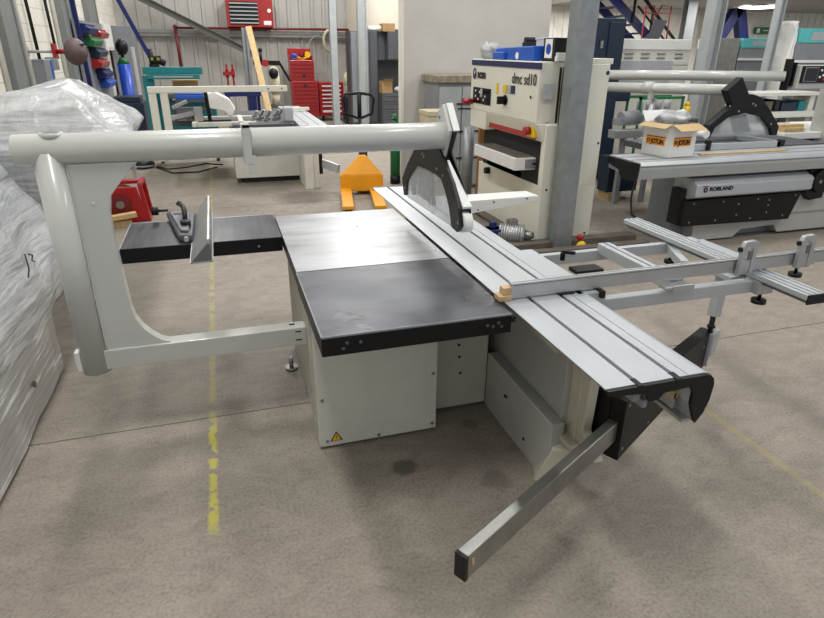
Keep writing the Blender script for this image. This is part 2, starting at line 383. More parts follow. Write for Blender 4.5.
for (ya, yb, z, l) in ((7.93, 7.7, 1.76, 'black cable dropping down the left wall to the grey electrical box'), (9.04, 8.95, 1.75, 'black cable dropping down the left wall behind the brown drum')):
    tag(obj('wall_cable', MB().path([(-2.56, yb, 6), (-2.56, yb+.1, 3.5), (-2.55, ya, 2.4), (-2.54, ya, z)], .022, 8), M['blackp']), l, 'cable')
# galvanised / grey free standing columns
o = obj('steel_column', MB().box(2.905, 3.10, 3.15, 3.33, 0, 6), M['galv'], None, .006); tag(o, 'galvanised steel column standing in front of the cream sanding machine', 'column')
o = hcol('steel_column', 2.68, 2.85, 14.5, 14.7, 6, M['galvl'], 'y'); tag(o, 'slim grey column standing in front of the red tool chests', 'column')
o = hcol('steel_column', 3.30, 3.52, 14.0, 14.2, 6, M['galvl'], 'x'); tag(o, 'wide pale grey column in front of the charcoal cupboards', 'column')
o = hcol('steel_column', 7.04, 7.26, 6.15, 6.35, 6, M['galvl'], 'x'); tag(o, 'pale H-section column rising behind the white overhead tubes', 'column')
o = hcol('steel_column', 8.33, 8.44, 6.2, 6.32, 6, M['galvl'], 'x'); tag(o, 'grey column between the two turquoise-topped machines', 'column')
o = hcol('steel_column', 11.42, 11.70, 12, 12.2, 6, M['galvl'], 'y'); tag(o, 'distant grey column beside the staircase wall', 'column')
# back wall rails, braces
struct('trim_purlin', MB().box(-2.6, 3.6, 16.78, 16.92, 2.2, 2.34).box(-2.6, 3.6, 16.75, 16.78, 2.28, 2.36), mat('purlin steel', '8a8a88', .5, .2))
tag(obj('diagonal_brace', MB().beam((-2.1, 16.5, 3.2), (.92, 16.5, 1.72), .06, .17, (0, 0, 1)).beam((-2.1, 16.44, 3.28), (.92, 16.44, 1.80), .1, .02).beam((-2.1, 16.44, 3.12), (.92, 16.44, 1.64), .1, .02), mat('dark grey brace', '65635f', .5, .2)), 'long dark grey diagonal steel brace crossing the back wall', 'brace')
pr = thing('fire_pipe', (-1.1, 16.65, 1.3), 'dark red pipe running along the back wall with a drop leg', 'pipe')
obj('pipe_run', MB().cyl((-1.12, 16.65, 2.4), (3.6, 16.65, 2.42), .032, n=12), M['redd'], pr)
obj('drop_leg', MB().cyl((-1.12, 16.65, 2.45), (-1.1, 16.65, 1.3), .04, n=12).sph((-1.12, 16.65, 2.42), .06, n=10), M['redd'], pr)
for p0, p1, l in (((-2.42, 10.35, 3.3), (-2.42, 10.6, 1.0), 'deep blue diagonal strut on the left wall in front of the coloured bins'), ((-2.2, 14, 3.1), (-1.55, 14, 1.5), 'deep blue diagonal strut leaning in front of the back wall corner')):
    tag(obj('diagonal_strut', MB().beam(p0, p1, .07, .09), M['blued']), l, 'strut')
# ------------------------------------------------------------------ MAIN PANEL SAW
TY = .95
saw = thing('panel_saw', (.4, 1.0, 0), 'large white sliding panel saw with black extension tables in the centre foreground', 'saw')
body = obj('machine_body', MB().box(.045, 1.03, .67, 1.72, .02, .80).box(.06, .75, .672, 1.86, .70, .812), M['cabd'], saw, .004)
cv = obj('front_cabinet', MB().box(.03, .668, .507, .69, .015, .812), M['cab'], saw, .006)
obj('cabinet_seam', MB().box(.026, .031, .56, .575, .02, .81).box(.026, .031, .62, .63, .02, .81), M['cabd'], cv)
screws(cv, [(.055, .507, .74), (.055, .507, .30), (.07, .507, .05), (.345, .507, .035), (.645, .507, .05), (.645, .507, .36)], (0, -1, 0), .009)
wt = obj('warning_label', MB().prism([(.085, .045), (.150, .045), (.1175, .102)], 'y', .5045, .507), M['ink'], cv, label='black and yellow warning triangle')
obj('label_face', MB().prism([(.093, .0495), (.142, .0495), (.1175, .0925)], 'y', .503, .5045), M['yellow'], wt)
for a in (((.1205, .083), (.113, .068), (.1175, .068), (.1145, .056), (.122, .071), (.1175, .071)),): obj('bolt_symbol', MB().prism(list(a), 'y', .502, .503), M['ink'], wt)
screws(body, [(.85, .668, .42), (.855, .668, .345), (.865, .668, .24)], (0, -1, 0), .008, M['ink'], 'hole')
obj('leveling_foot', MB().cyl((-.01, 1.42, 0), (-.01, 1.42, .02), .04).cyl((-.01, 1.42, .02), (-.01, 1.42, .09), .014), M['steel'], saw)
obj('leveling_foot', MB().cyl((.96, 1.66, 0), (.96, 1.66, .02), .04), M['steel'], saw)
gb = obj('side_panel', MB().prism([(.67, .0), (.67, .345), (-.06, .33), (-.06, .155), (.045, .0)], 'x', 1.03, 1.10), M['gbox'], saw, .006)
screws(gb, [(1.03, .40, .21), (1.03, .42, .205), (1.03, .18, .09)], (-1, 0, 0), .009, M['ink'], 'hole')
obj('upper_side_panel', MB().box(1.10, 1.13, -.02, 1.7, .0, .79), M['gbox'], saw, .003)
cs = obj('support_casting', MB().box(1.13, 1.27, -.10, 1.7, .24, .74).box(1.13, 1.27, .15, 1.7, 0, .24).prism([(-.26, .24), (-.05, .24), (-.02, .80), (-.16, .80), (-.14, .33)], 'x', 1.14, 1.19).hexa([(.985, -.03, 0), (1.03, -.06, 0), (1.07, .06, 0), (1.03, .06, 0)], [(1.04, -.075, .20), (1.12, -.13, .22), (1.15, .0, .25), (1.08, .03, .25)]).box(1.08, 1.16, -.15, -.02, .24, .262), M['cast'], saw, .006)
obj('rail_bracket', MB().prism([(1.0, .83), (1.0, .73), (1.06, .66), (1.14, .66), (1.14, .83)], 'y', .02, .16), M['cast'], saw, .005)
obj('rail_bracket', MB().prism([(1.0, .83), (1.0, .78), (1.06, .74), (1.14, .74), (1.14, .83)], 'y', .30, .38), M['cast'], saw, .005)
obj('guide_beam', MB().box(1.03, 1.15, -.42, 2.3, .73, .82), M['dark'], saw)
# tables
ext = obj('extension_table', MB().box(0, .812, 0, .760, .812, .899), M['black'], saw, .004)
obj('table_surface', MB().box(.004, .810, .004, .757, .897, .901), M['blacktop'], ext)
obj('edge_strip', MB().box(.0, .812, -.001, .004, .893, .901).box(-.001, .004, 0, .76, .893, .901), M['grey'], ext)  # grey strips painting the highlight along the table's chamfered edge
screws(ext, [(.10, -.001, .865), (.085, -.001, .842), (.155, -.001, .862), (.70, -.001, .86), (.725, -.001, .852), (.75, -.001, .866), (.765, -.001, .848)], (0, -1, 0), .007, M['cup'], 'bolt')
mt = obj('main_table', MB().box(0, .812, .765, 1.882, .83, .899), M['black'], saw, .003)
obj('table_surface', MB().box(.002, .810, .766, 1.880, .897, .901), M['ground'], mt)
obj('table_hole', MB().disc((.47, 1.5, .9012), (0, 0, 1), .008, .0006), M['ink'], mt)
sd = obj('side_table', MB().box(-.888, -.004, 1.40, 1.951, .815, .899), M['black'], saw, .003)
obj('table_surface', MB().box(-.886, -.005, 1.402, 1.949, .897, .901), M['sidetop'], sd)
obj('edge_strip', MB().box(-.888, -.004, 1.945, 1.953, .893, .902).box(-.889, -.884, 1.40, 1.95, .893, .9015), M['alu'], sd)
screws(sd, [(-.14, 1.399, .855)], (0, -1, 0), .007, M['steel'], 'bolt')
# sliding table
S = [.955, 1.108]
top = [(.829, .905)]
for s_, w in ((S[0], .009), (S[1], .009), (1.158, .002)):
    top += [(s_-w, .905), (s_-w, .888 if w > .005 else .901), (s_+w, .888 if w > .005 else .901), (s_+w, .905)]
prof = top+[(1.222, .905), (1.24, .900), (1.254, .885), (1.262, .86), (1.258, .80), (1.242, .745), (1.218, .708), (1.204, .735), (1.183, .79), (1.183, .840), (1.166, .868), (1.06, .862), (1.0, .862), (.952, .874), (.84, .889)]
sl = obj('sliding_table', MB().prism(prof, 'y', -.652, 2.546), M['aluw'], saw)
for s_ in S: obj('slot', MB().box(s_-.0088, s_+.0088, -.652, 2.546, .886, .8885), M['slot'], sl)
obj('slot_stop', MB().box(S[0]-.0065, S[0]+.0065, .10, .15, .889, .903), M['blackp'], sl)
obj('slot_stop', MB().box(S[1]-.0065, S[1]+.0065, .10, .17, .889, .903), M['blackp'], sl)
capo = [(.829, .903), (1.222, .903), (1.242, .899), (1.257, .885), (1.265, .86), (1.261, .80), (1.245, .745), (1.218, .706), (1.203, .735), (1.182, .79), (1.182, .836), (1.165, .866), (1.06, .860), (1.035, .835), (1.0, .835), (.985, .862), (.955, .872), (.835, .885)]
ec = obj('end_cap', MB().prism(capo, 'y', -.668, -.652), M['blackp'], sl, .002)
obj('slot_end', MB().box(S[0]-.01, S[0]+.01, -.669, -.62, .888, .907).box(S[1]-.01, S[1]+.012, -.669, -.62, .888, .907), M['rubber'], ec)
obj('end_cap', MB().prism(capo, 'y', 2.546, 2.60), M['blackp'], sl, .002)
obj('lower_rail', MB().box(1.168, 1.176, -.60, 2.4, .735, .80), M['alu'], sl)
obj('wood_strip', MB().box(1.165, 1.182, -.60, 0, .775, .805), M['ply'], sl)
obj('lower_lip', MB().box(1.172, 1.205, -.652, 2.4, .706, .72), M['alu'], sl)
obj('lock_bracket', MB().box(.955, .985, -.64, -.54, .825, .87).box(.99, 1.01, -.65, -.60, .80, .83), M['grey'], sl, .003)
# blade slot gap
obj('blade_gap', MB().box(.812, .829, 0, 1.88, .86, .885), M['dark'], saw)
# swing arm
A0, A1 = V((.32, -.715, 0)), V((2.2, .33, 0)); AD = (A1-A0).normalized()
sw = obj('swing_arm', MB().beam(V((.32, -.715, .35))+AD*.006, V((2.1, .275, .35)), .045, .106), mat('dull steel bar', '9a9a95', .36, .85, var=.12, nscale=10), saw, .004)
obj('swing_arm_cap', MB().beam(V((.32, -.715, .35))-AD*.006, V((.32, -.715, .35))+AD*.008, .048, .104), M['blackp'], sw)
AN = V((AD.y, -AD.x, 0))
obj('worn_sticker', MB().beam(V((.35, -.70, .375))+AN*.022, V((.352, -.699, .345))+AN*.022, .003, .012), M['ply'], sw)
H0 = V((1.262, -.205, 0)); hw = .07
hp0, hp1 = H0, V((2.20, .315, 0))
hs = obj('arm_housing', MB().hexa([hp0-AN*.035+V((0,0,.205)), hp0+AN*.035+V((0,0,.205)), hp1+AN*.035+V((0,0,.29)), hp1-AN*.035+V((0,0,.29))], [hp0-AN*.035+V((0,0,.52)), hp0+AN*.035+V((0,0,.52)), hp1+AN*.035+V((0,0,.50)), hp1-AN*.035+V((0,0,.50))]), M['black'], saw, .004)
obj('housing_back', MB().hexa([hp0+AD*.0-AN*.20+V((0,0,.25)), hp0-AN*.036+V((0,0,.25)), hp0+AD*.12-AN*.036+V((0,0,.25)), hp0+AD*.12-AN*.2+V((0,0,.25))], [hp0-AN*.20+V((0,0,.70)), hp0-AN*.036+V((0,0,.70)), hp0+AD*.12-AN*.036+V((0,0,.70)), hp0+AD*.12-AN*.2+V((0,0,.70))]), M['black'], hs)
for d, z in ((.03, .49), (.03, .26), (.30, .46), (.30, .27), (.62, .44), (.95, .44)):
    obj('screw', MB().disc(hp0+AD*d+AN*.036+V((0, 0, z)), AN, .008, .003, 10), M['steel'], hs)
obj('strut', MB().beam((2.175, .27, .60), (2.205, .295, .83), .055, .045, (1, 0, 0)).box(2.16, 2.26, .2, .36, .82, .85), M['aluw'], saw, .003)
obj('strut_rod', MB().cyl((2.17, .265, .44), (2.175, .27, .61), .014, n=12).cyl((2.174, .268, .53), (2.175, .27, .545), .022, n=12), M['blackp'], saw)
obj('strut_bracket', MB().beam(V((2.165, .262, .43))+AN*.02, V((2.25, .309, .43))+AN*.02, .02, .14).beam(V((2.165, .262, .30)), V((2.165, .262, .50)), .05, .012, AD), M['aluw'], saw, .003)
# overhead arm
oa = obj('overhead_tube', MB().cyl((-1.14, TY, 1.51), (.835, TY, 1.51), .067, n=48), M['tube'], saw, .004)
obj('cable_opening', MB().cyl((-.985, TY-.005, 1.560), (-.985, TY-.005, 1.582), .047, .047, n=24), M['tube'], oa)
obj('opening_recess', MB().disc((-.985, TY-.005, 1.5822), (0, 0, 1), .034, .0006, 20), M['slot'], oa)
po = obj('overhead_post', MB().cyl((-1.013, TY, .41), (-1.013, TY, 1.50), .068, n=48), M['tube'], saw)
G = [(-.95, 1.447), (-.655, 1.447), (-.70, 1.41), (-.745, 1.355), (-.80, 1.29), (-.816, 1.20), (-.816, 1.067), (-.809, .904), (-.802, .74), (-.79, .68), (-.765, .628), (-.73, .585), (-.69, .55), (-.64, .53), (-.95, .52)]
obj('gusset_plate', MB().prism(G, 'y', TY-.03, TY+.03), M['tube'], po, .002)
obj('weld_bead', MB().path([(-.947+random.uniform(-.002, .002), TY-.032, .53+i*.0285) for i in range(33)], .0045, 6), M['tube'], po)
obj('rear_tab', MB().box(-.69, -.675, TY+.02, TY+.05, 1.36, 1.45), M['tube'], po)
obj('gusset_bolt', MB().disc((-.87, TY-.031, 1.27), (0, -1, 0), .006, .003), M['white'], po)
obj('post_tab', MB().box(-1.10, -1.075, TY-.03, TY+.02, .425, .53), M['white'], po, .003)
ar = obj('lower_arm', MB().box(-.98, .045, TY-.045, TY+.045, .425, .53), M['tube'], saw, .004)
obj('arm_slot', MB().box(-.015, .018, TY-.0465, TY-.044, .505, .512).box(-.015, .018, TY-.0465, TY-.044, .455, .462), M['ink'], ar)
obj('arm_slot', MB().box(-.04, -.01, TY-.0, TY+.02, .5301, .5306), M['ink'], ar)
cl = obj('hose_clip', MB().box(-.185, -.15, TY-.078, TY-.070, 1.42, 1.60).box(-.185, -.15, TY-.078, TY+.03, 1.583, 1.60).box(-.17, -.135, TY-.076, TY-.060, 1.375, 1.46).box(-.19, -.182, TY-.075, TY+.02, 1.42, 1.60), M['tube'], saw, .002)
pl = obj('guard_plate', MB().prism([(.96, 1.665), (.85, 1.545), (.93, 1.40), (1.06, 1.50), (1.04, 1.62)], 'x', .825, .842), M['tube'], saw, .002)
obj('guard_block', MB().prism([(.955, 1.66), (.842, 1.545), (.925, 1.40), (1.05, 1.51), (1.02, 1.64)], 'x', .842, .866), M['blackp'], pl, .002)
obj('guard_cover', MB().prism([(.950, 1.672), (.835, 1.548), (.842, 1.542), (.96, 1.664)], 'x', .842, .876), M['white'], pl, .001)
for y, z in ((1.0, 1.60), (.90, 1.53), (.93, 1.44)): obj('bolt', MB().disc((.824, y, z), (-1, 0, 0), .009, .005, 10), M['steel'], pl)
gd = obj('saw_guard', MB().prism([(1.31, 1.45), (.98, 1.45), (.87, 1.37), (.76, 1.30), (.66, 1.19), (.63, 1.11), (.68, 1.065), (.76, 1.07), (.79, 1.15), (.86, 1.23), (.93, 1.285), (1.00, 1.295), (1.18, 1.295), (1.36, 1.285), (1.54, 1.17), (1.57, 1.06), (1.63, 1.05), (1.67, 1.15), (1.56, 1.26)], 'x', .815, .833), M['blackp'], saw, .003)
obj('guard_far_side', MB().prism([(1.31, 1.45), (.98, 1.45), (.87, 1.37), (.76, 1.30), (.66, 1.19), (.63, 1.11), (.68, 1.065), (.76, 1.07), (.79, 1.15), (.86, 1.23), (.93, 1.285), (1.18, 1.295), (1.36, 1.285), (1.54, 1.17), (1.57, 1.06), (1.63, 1.05), (1.67, 1.15), (1.56, 1.26)], 'x', .872, .88), M['blackp'], gd)
obj('visor', MB().prism([(.78, 1.07), (.79, 1.15), (.86, 1.23), (.93, 1.285), (1.18, 1.295), (1.36, 1.285), (1.54, 1.17), (1.57, 1.05)], 'x', .822, .825), M['clear'], gd)
obj('inner_baffle', MB().prism([(1.15, 1.09), (1.22, 1.285), (1.38, 1.27), (1.46, 1.10)], 'x', .85, .87), M['smoke'], gd)
obj('guard_strip', MB().hexa([(.838, .90, 1.375), (.850, .90, 1.375), (.882, .655, 1.19), (.834, .655, 1.19)], [(.838, .905, 1.39), (.850, .905, 1.39), (.882, .648, 1.202), (.834, .648, 1.202)]), M['white'], gd)
obj('guard_roller', MB().cyl((.834, .672, 1.118), (.882, .672, 1.118), .052, n=28), M['paper'], gd)
obj('guard_neck', MB().box(.833, .87, .93, 1.10, 1.36, 1.43), M['blackp'], gd, .004)
for y, z in ((1.22, 1.36), (1.25, 1.37), (1.0, 1.33), (.66, 1.12), (1.6, 1.10), (.90, 1.31)): obj('bolt', MB().disc((.815, y, z), (-1, 0, 0), .008, .004, 10), M['steel'], gd)
# white tapered beam to the right of the far carriage
wb = obj('carriage_beam', MB().hexa([(1.27, 2.33, .66), (2.22, 2.36, .755), (2.22, 2.50, .755), (1.27, 2.55, .66)], [(1.27, 2.33, .80), (2.22, 2.36, .80), (2.20, 2.56, .80), (1.27, 2.56, .80)]), M['white'], saw, .004)
for x, z in ((1.80, .775), (1.66, .72), (2.10, .785)): obj('screw', MB().disc((x, 2.349, z), (0, -1, 0), .007, .008, 8), M['ink'], wb)
# ------------------------------------------------------------------ rip fence on the side table
rf = thing('rip_fence', (-.55, 1.6, .9), 'silver rip fence profile with black clamp on the black side table', 'fence')
obj('fence_profile', MB().prism([(-.505, .905), (-.41, 1.02), (-.398, 1.02), (-.398, .905), (-.41, .905), (-.41, .99), (-.485, .905)], 'y', 1.06, 2.10), M['alu'], rf, .0015)
obj('profile_end', MB().prism([(-.50, .903), (-.412, .995), (-.40, .995), (-.40, .903)], 'y', 1.0585, 1.08), M['slot'], rf)
obj('fence_bottom', MB().box(-.51, -.392, 1.06, 2.10, .893, .904), M['alu'], rf, .002)
cb = obj('clamp_body', MB().hexa([(-.575, 1.45, .902), (-.50, 1.43, .902), (-.50, 2.02, .902), (-.675, 2.02, .902)], [(-.575, 1.45, .945), (-.50, 1.43, .945), (-.50, 2.02, .945), (-.675, 2.02, .945)]), M['cup'], rf, .012)
obj('clamp_cover', MB().hexa([(-.565, 1.50, .945), (-.52, 1.48, .945), (-.53, 1.95, .945), (-.655, 1.97, .945)], [(-.565, 1.50, .962), (-.52, 1.48, .962), (-.53, 1.95, .962), (-.655, 1.97, .962)]), M['slot'], rf, .008)
obj('slot_recess', MB().box(-.62, -.56, 1.86, 1.90, .961, .9635), M['ink'], cb); obj('slot_recess', MB().box(-.56, -.53, 1.56, 1.59, .961, .9635), M['ink'], cb)
obj('clamp_knob', MB().cyl((-.66, 2.0, .96), (-.74, 2.0, .96), .008, n=10).cyl((-.72, 2.0, .96), (-.76, 2.0, .96), .028, n=12), M['blackp'], rf)
obj('end_screw', MB().cyl((-.535, 1.45, .922), (-.535, 1.42, .922), .014, n=14), M['alu'], rf)
lv = obj('clamp_lever', MB().path([(-.545, 1.66, .96), (-.54, 1.69, 1.01), (-.55, 1.75, 1.035), (-.57, 1.83, 1.04), (-.585, 1.90, 1.02)], .015, 10).cyl((-.54, 1.62, .95), (-.54, 1.62, .985), .03, n=14), M['blackp'], rf)
# ------------------------------------------------------------------ crosscut frame & fence
ct = thing('outrigger_table', (1.7, .45, .84), 'silver crosscut outrigger frame clamped beside the white sliding table', 'frame')
obj('front_rail', MB().box(1.262, 2.24, .10, .15, .80, .862), M['aluw'], ct, .003)
obj('back_rail', MB().box(1.30, 2.27, .755, .795, .80, .862), M['aluw'], ct, .003)
obj('table_plate', MB().box(1.225, 1.31, .19, .775, .875, .902), M['aluw'], ct, .003)
obj('cross_rail', MB().box(1.735, 1.81, .15, .775, .84, .90), M['aluw'], ct, .003)
obj('rail_slot', MB().box(1.768, 1.776, .16, .77, .9, .9008), M['ink'], ct)
obj('diagonal_rail', MB().beam((2.235, .76, .83), (2.10, .47, .83), .045, .05), M['aluw'], ct, .003)
lr = obj('extension_rail', MB().box(2.205, 2.31, -.20, 1.19, .872, .90), M['aluw'], ct, .004)
obj('extension_rail_web', MB().box(2.22, 2.30, -.19, 1.18, .855, .872), M['slot'], lr)
obj('rail_ridge', MB().box(2.222, 2.232, -.20, 1.19, .9, .905).box(2.255, 2.265, -.20, 1.19, .9, .905).box(2.292, 2.306, -.20, 1.19, .9, .905), M['aluw'], lr)
obj('rail_end', MB().box(2.203, 2.312, -.206, -.20, .855, .902), M['blackp'], lr)
obj('rail_side_block', MB().box(2.335, 2.43, .30, .72, .85, .885).box(2.31, 2.36, .66, .74, .87, .9), M['aluw'], ct, .008)
for x, y in ((2.25, .085), (2.77, .34), (2.235, .735)):
    k = obj('adjusting_foot', MB().cyl((x, y, .745), (x, y, .765), .036, n=18).cyl((x, y, .765), (x, y, .84), .009, n=10), M['blackp'], ct)
obj('foot_bracket', MB().box(2.20, 2.30, .06, .15, .80, .87), M['alu'], ct, .004); obj('foot_bracket', MB().box(2.72, 2.82, .28, .38, .83, .85), M['alu'], ct, .004)
obj('locking_lever', MB().cyl((1.44, .66, .86), (1.44, .66, .91), .014, n=12).beam((1.44, .66, .91), (1.46, .58, .925), .02, .018).box(1.42, 1.58, .47, .56, .84, .862), M['blackp'], ct, .003)
cf = thing('crosscut_fence', (1.8, .12, .91), 'long silver crosscut fence with flip stops lying across the sliding table', 'fence')
fp = obj('fence_bar', MB().box(.865, 3.3, .125, .155, .912, .982), M['alu'], cf, .002)
obj('fence_groove', MB().box(.87, 3.3, .1235, .125, .972, .975).box(.87, 3.3, .1375, .1425, .982, .9828), M['slot'], fp)
obj('fence_foot', MB().box(1.19, 1.34, .10, .155, .86, .905), M['aluw'], cf, .003)
obj('fence_clamp', MB().box(1.30, 1.32, .08, .16, .88, .915), M['blackp'], cf); obj('clamp_strip', MB().box(1.10, 1.18, .112, .16, .904, .912), M['blackp'], cf)
wbk = obj('wood_block', MB().box(.805, .865, .115, .175, .907, .93), M['ply'], cf, .002, label='small plywood block')
obj('upper_block', MB().box(.825, .865, .125, .165, .93, .965), M['ply'], wbk, .002)
obj('lock_plate', MB().box(1.64, 1.80, .065, .125, .885, .90).box(1.68, 1.80, .06, .068, .872, .905), M['alu'], cf, .003)
for x in (2.13, 2.50):
    st = obj('flip_stop', MB().prism([(x-.045, .905), (x-.045, 1.05), (x-.035, 1.075), (x+.02, 1.08), (x+.045, 1.07), (x+.045, .905), (x+.02, .905), (x+.02, 1.04), (x-.015, 1.05), (x-.02, .905)], 'y', .095, .12).box(x-.02, x+.02, .099, .12, .905, .985), M['alu'], cf, .003)
    obj('stop_knob', MB().cyl((x-.03, .11, 1.035), (x-.055, .11, 1.035), .012, n=12), M['blackp'], st)
    obj('stop_screw', MB().box(x-.012, x+.012, .09, .096, .985, 1.03), M['slot'], st)
# ------------------------------------------------------------------ film wrapped machines at the left
def crumple(mb, amp, sc, seed, pin=None):
    for v in mb.b.verts:
        p = v.co*sc+V((seed, seed*2, 0))
        d = V((noise.noise(p), noise.noise(p+V((9, 0, 0))), noise.noise(p+V((0, 9, 0)))))*amp
        p2 = v.co*sc*3.1+V((seed, 0, seed)); r = abs(noise.noise(p2))
        k = 1 if not pin else pin(v.co)
        v.co += (d+v.normal*(-r*amp*.9))*k
def loft(rings, nseg, nper):
    """rings: list of equal length closed loops (points), interpolated vertically"""
    mb = MB(); R = []
    for a, b in zip(rings, rings[1:]):
        for k in range(nseg):
            t = k/nseg; R.append([V(p).lerp(V(q), t) for p, q in zip(a, b)])
    R.append([V(p) for p in rings[-1]])
    VV = []
    for r in R:
        row = []
        n = len(r)
        for i in range(n):
            for k in range(nper): row.append(mb.b.verts.new(r[i].lerp(r[(i+1) % n], k/nper)))
        VV.append(row)
    n = len(VV[0])
    for a, b in zip(VV, VV[1:]):
        for i in range(n):
            f = mb.b.faces.new([a[i], a[(i+1) % n], b[(i+1) % n], b[i]]); f.smooth = True
    c = V((0, 0, 0))
    for v in VV[-1]: c += v.co
    cv_ = mb.b.verts.new(c/len(VV[-1]))
    for i in range(n):
        f = mb.b.faces.new([VV[-1][i], VV[-1][(i+1) % n], cv_]); f.smooth = True
    bmesh.ops.recalc_face_normals(mb.b, faces=mb.b.faces[:]); mb.b.normal_update()
    return mb
def folds(mb, amp, seed):
    # long creases radiating from pulled points: ridged waves stretched along slanted directions
    dirs = [V((.2, .55, -.8)), V((.1, -.75, -.6)), V((.3, .95, -.15))]
    mb.b.normal_update(); new = []
    for v in mb.b.verts:
        p = v.co; h = 0
        for i, d in enumerate(dirs):
            d = d.normalized(); q = p-d*p.dot(d)*.82
            q = q*(2.0+1.5*i)+V((seed*3.1+i*7, 0, seed))
            m = noise.noise(p*1.1+V((i*5, seed, 0)))
            h += (1-abs(noise.noise(q))*2.6)*max(0, .5+m)/(1+i*.9)
        h2 = noise.noise(p*1.6+V((seed, 4, 0)))
        new.append(p+v.normal*(amp*(h*.9-.5)+amp*.9*h2))
    for v, c in zip(mb.b.verts, new): v.co = c
wm = thing('wrapped_machine', (-2.0, 1.0, 0), 'machine wrapped in clear plastic film at the left edge, nearest the camera', 'machine')
obj('machine_base', MB().box(-2.5, -1.44, -.6, 1.80, .04, .60), M['gbox'], wm, .01)
rq = lambda x0, x1, y0, y1, z: [(x0, y0, z), (x1, y0, z), (x1, y1, z), (x0, y1, z)]
f1 = loft([rq(-2.52, -1.42, -.62, 1.84, .02), rq(-2.52, -1.42, -.62, 1.87, .30), rq(-2.52, -1.44, -.6, 2.0, .62)], 8, 16); crumple(f1, .012, 3, 2)
obj('stretch_film', f1, M['stretch'], wm)
f2 = loft([rq(-2.50, -1.37, -.62, 2.08, .50), rq(-2.52, -1.36, -.6, 2.22, .66), rq(-2.5, -1.46, -.5, 2.32, .95), rq(-2.5, -1.60, -.4, 2.22, 1.30), rq(-2.45, -1.90, 0, 2.1, 1.48)], 14, 40); folds(f2, .042, 1)
obj('loose_film', f2, M['film'], wm)
obj('felt_pen_scrawl', MB().path([(-1.36, 1.42, .78), (-1.355, 1.45, .82), (-1.36, 1.46, .90)], .004, 6).path([(-1.36, 1.52, .88), (-1.355, 1.56, .86), (-1.355, 1.53, .84), (-1.355, 1.57, .82)], .004, 6), M['ink'], wm)
obj('base_bolt', MB().disc((-1.418, 1.25, .22), (1, 0, 0), .018, .01, 12), M['slot'], wm)
w2 = thing('wrapped_machine', (-2.0, 3.6, 0), 'film covered machine further back at the left with its cover rising to a peak', 'machine')
obj('machine_base', MB().box(-2.5, -1.70, 3.12, 4.05, .03, 1.1), M['grey'], w2, .01)
f3 = loft([rq(-2.5, -1.62, 2.6, 4.10, .30), rq(-2.5, -1.45, 2.5, 4.25, .75), rq(-2.5, -1.05, 2.45, 4.05, 1.30), rq(-2.55, -1.20, 2.6, 3.95, 1.55), rq(-2.3, -1.35, 3.0, 3.85, 1.70)], 12, 30)
for v in f3.b.verts:   # right far corner hangs out
    k = max(0, min(1, (v.co.x+1.8)/.8))*max(0, 1-abs(v.co.z-1.33)/.35); v.co.x += .16*k; v.co.z += .04*k
    if v.co.z > 1.4: v.co.z -= max(0, (-1.5-v.co.x))*.30
folds(f3, .045, 3)
obj('loose_film', f3, M['film'], w2)
# ------------------------------------------------------------------ background left: saw 3
s3 = thing('panel_saw', (.4, 7.8, 0), 'pale cream panel saw with a flat overhead bar standing further back beyond the tube', 'saw')
b3 = obj('machine_body', MB().box(-.12, .95, 7.50, 8.6, .08, .80), M['offw'], s3, .006)
obj('machine_plinth', MB().box(-.05, .88, 7.56, 8.5, 0, .08), M['dark'], s3)
obj('front_column', MB().box(.84, .97, 6.80, 7.5, .0, .78).box(.96, 1.06, 6.85, 7.4, 0, .75), M['offw'], s3, .01)
obj('arm_pivot', MB().box(1.06, 1.12, 6.9, 7.2, .2, .75), M['black'], s3)
obj('swing_arm', MB().beam((1.10, 6.95, .36), (1.32, 6.70, .30), .05, .12), M['aluw'], s3)
obj('table', MB().box(-.1, .78, 7.2, 9.4, .82, .9), M['cup'], s3)
obj('side_table', MB().box(-1.0, -.1, 8.0, 8.6, .82, .9), M['cup'], s3)
sl3 = obj('sliding_table', MB().box(.82, 1.22, 6.9, 10.1, .83, .905), M['aluw'], s3, .008)
obj('slot', MB().box(.94, .952, 6.9, 10.1, .905, .907).box(1.09, 1.102, 6.9, 10.1, .905, .907), M['slot'], sl3)
obj('overhead_bar', MB().box(-1.17, .72, 7.27, 7.36, 1.345, 1.425), M['scm'], s3, .004)
for x0, x1 in ((-1.17, -1.07), (-1.02, -.92)): obj('overhead_post', MB().box(x0, x1, 7.28, 7.35, .42, 1.345), M['scm'], s3, .004)
obj('bar_hole', MB().disc((.45, 7.268, 1.385), (0, -1, 0), .012, .003).disc((.64, 7.268, 1.385), (0, -1, 0), .012, .003), M['slot'], s3)
obj('hanging_guard', MB().beam((-.42, 7.3, 1.36), (-.40, 7.35, .95), .05, .06, (0, 1, 0)), M['blackp'], s3)
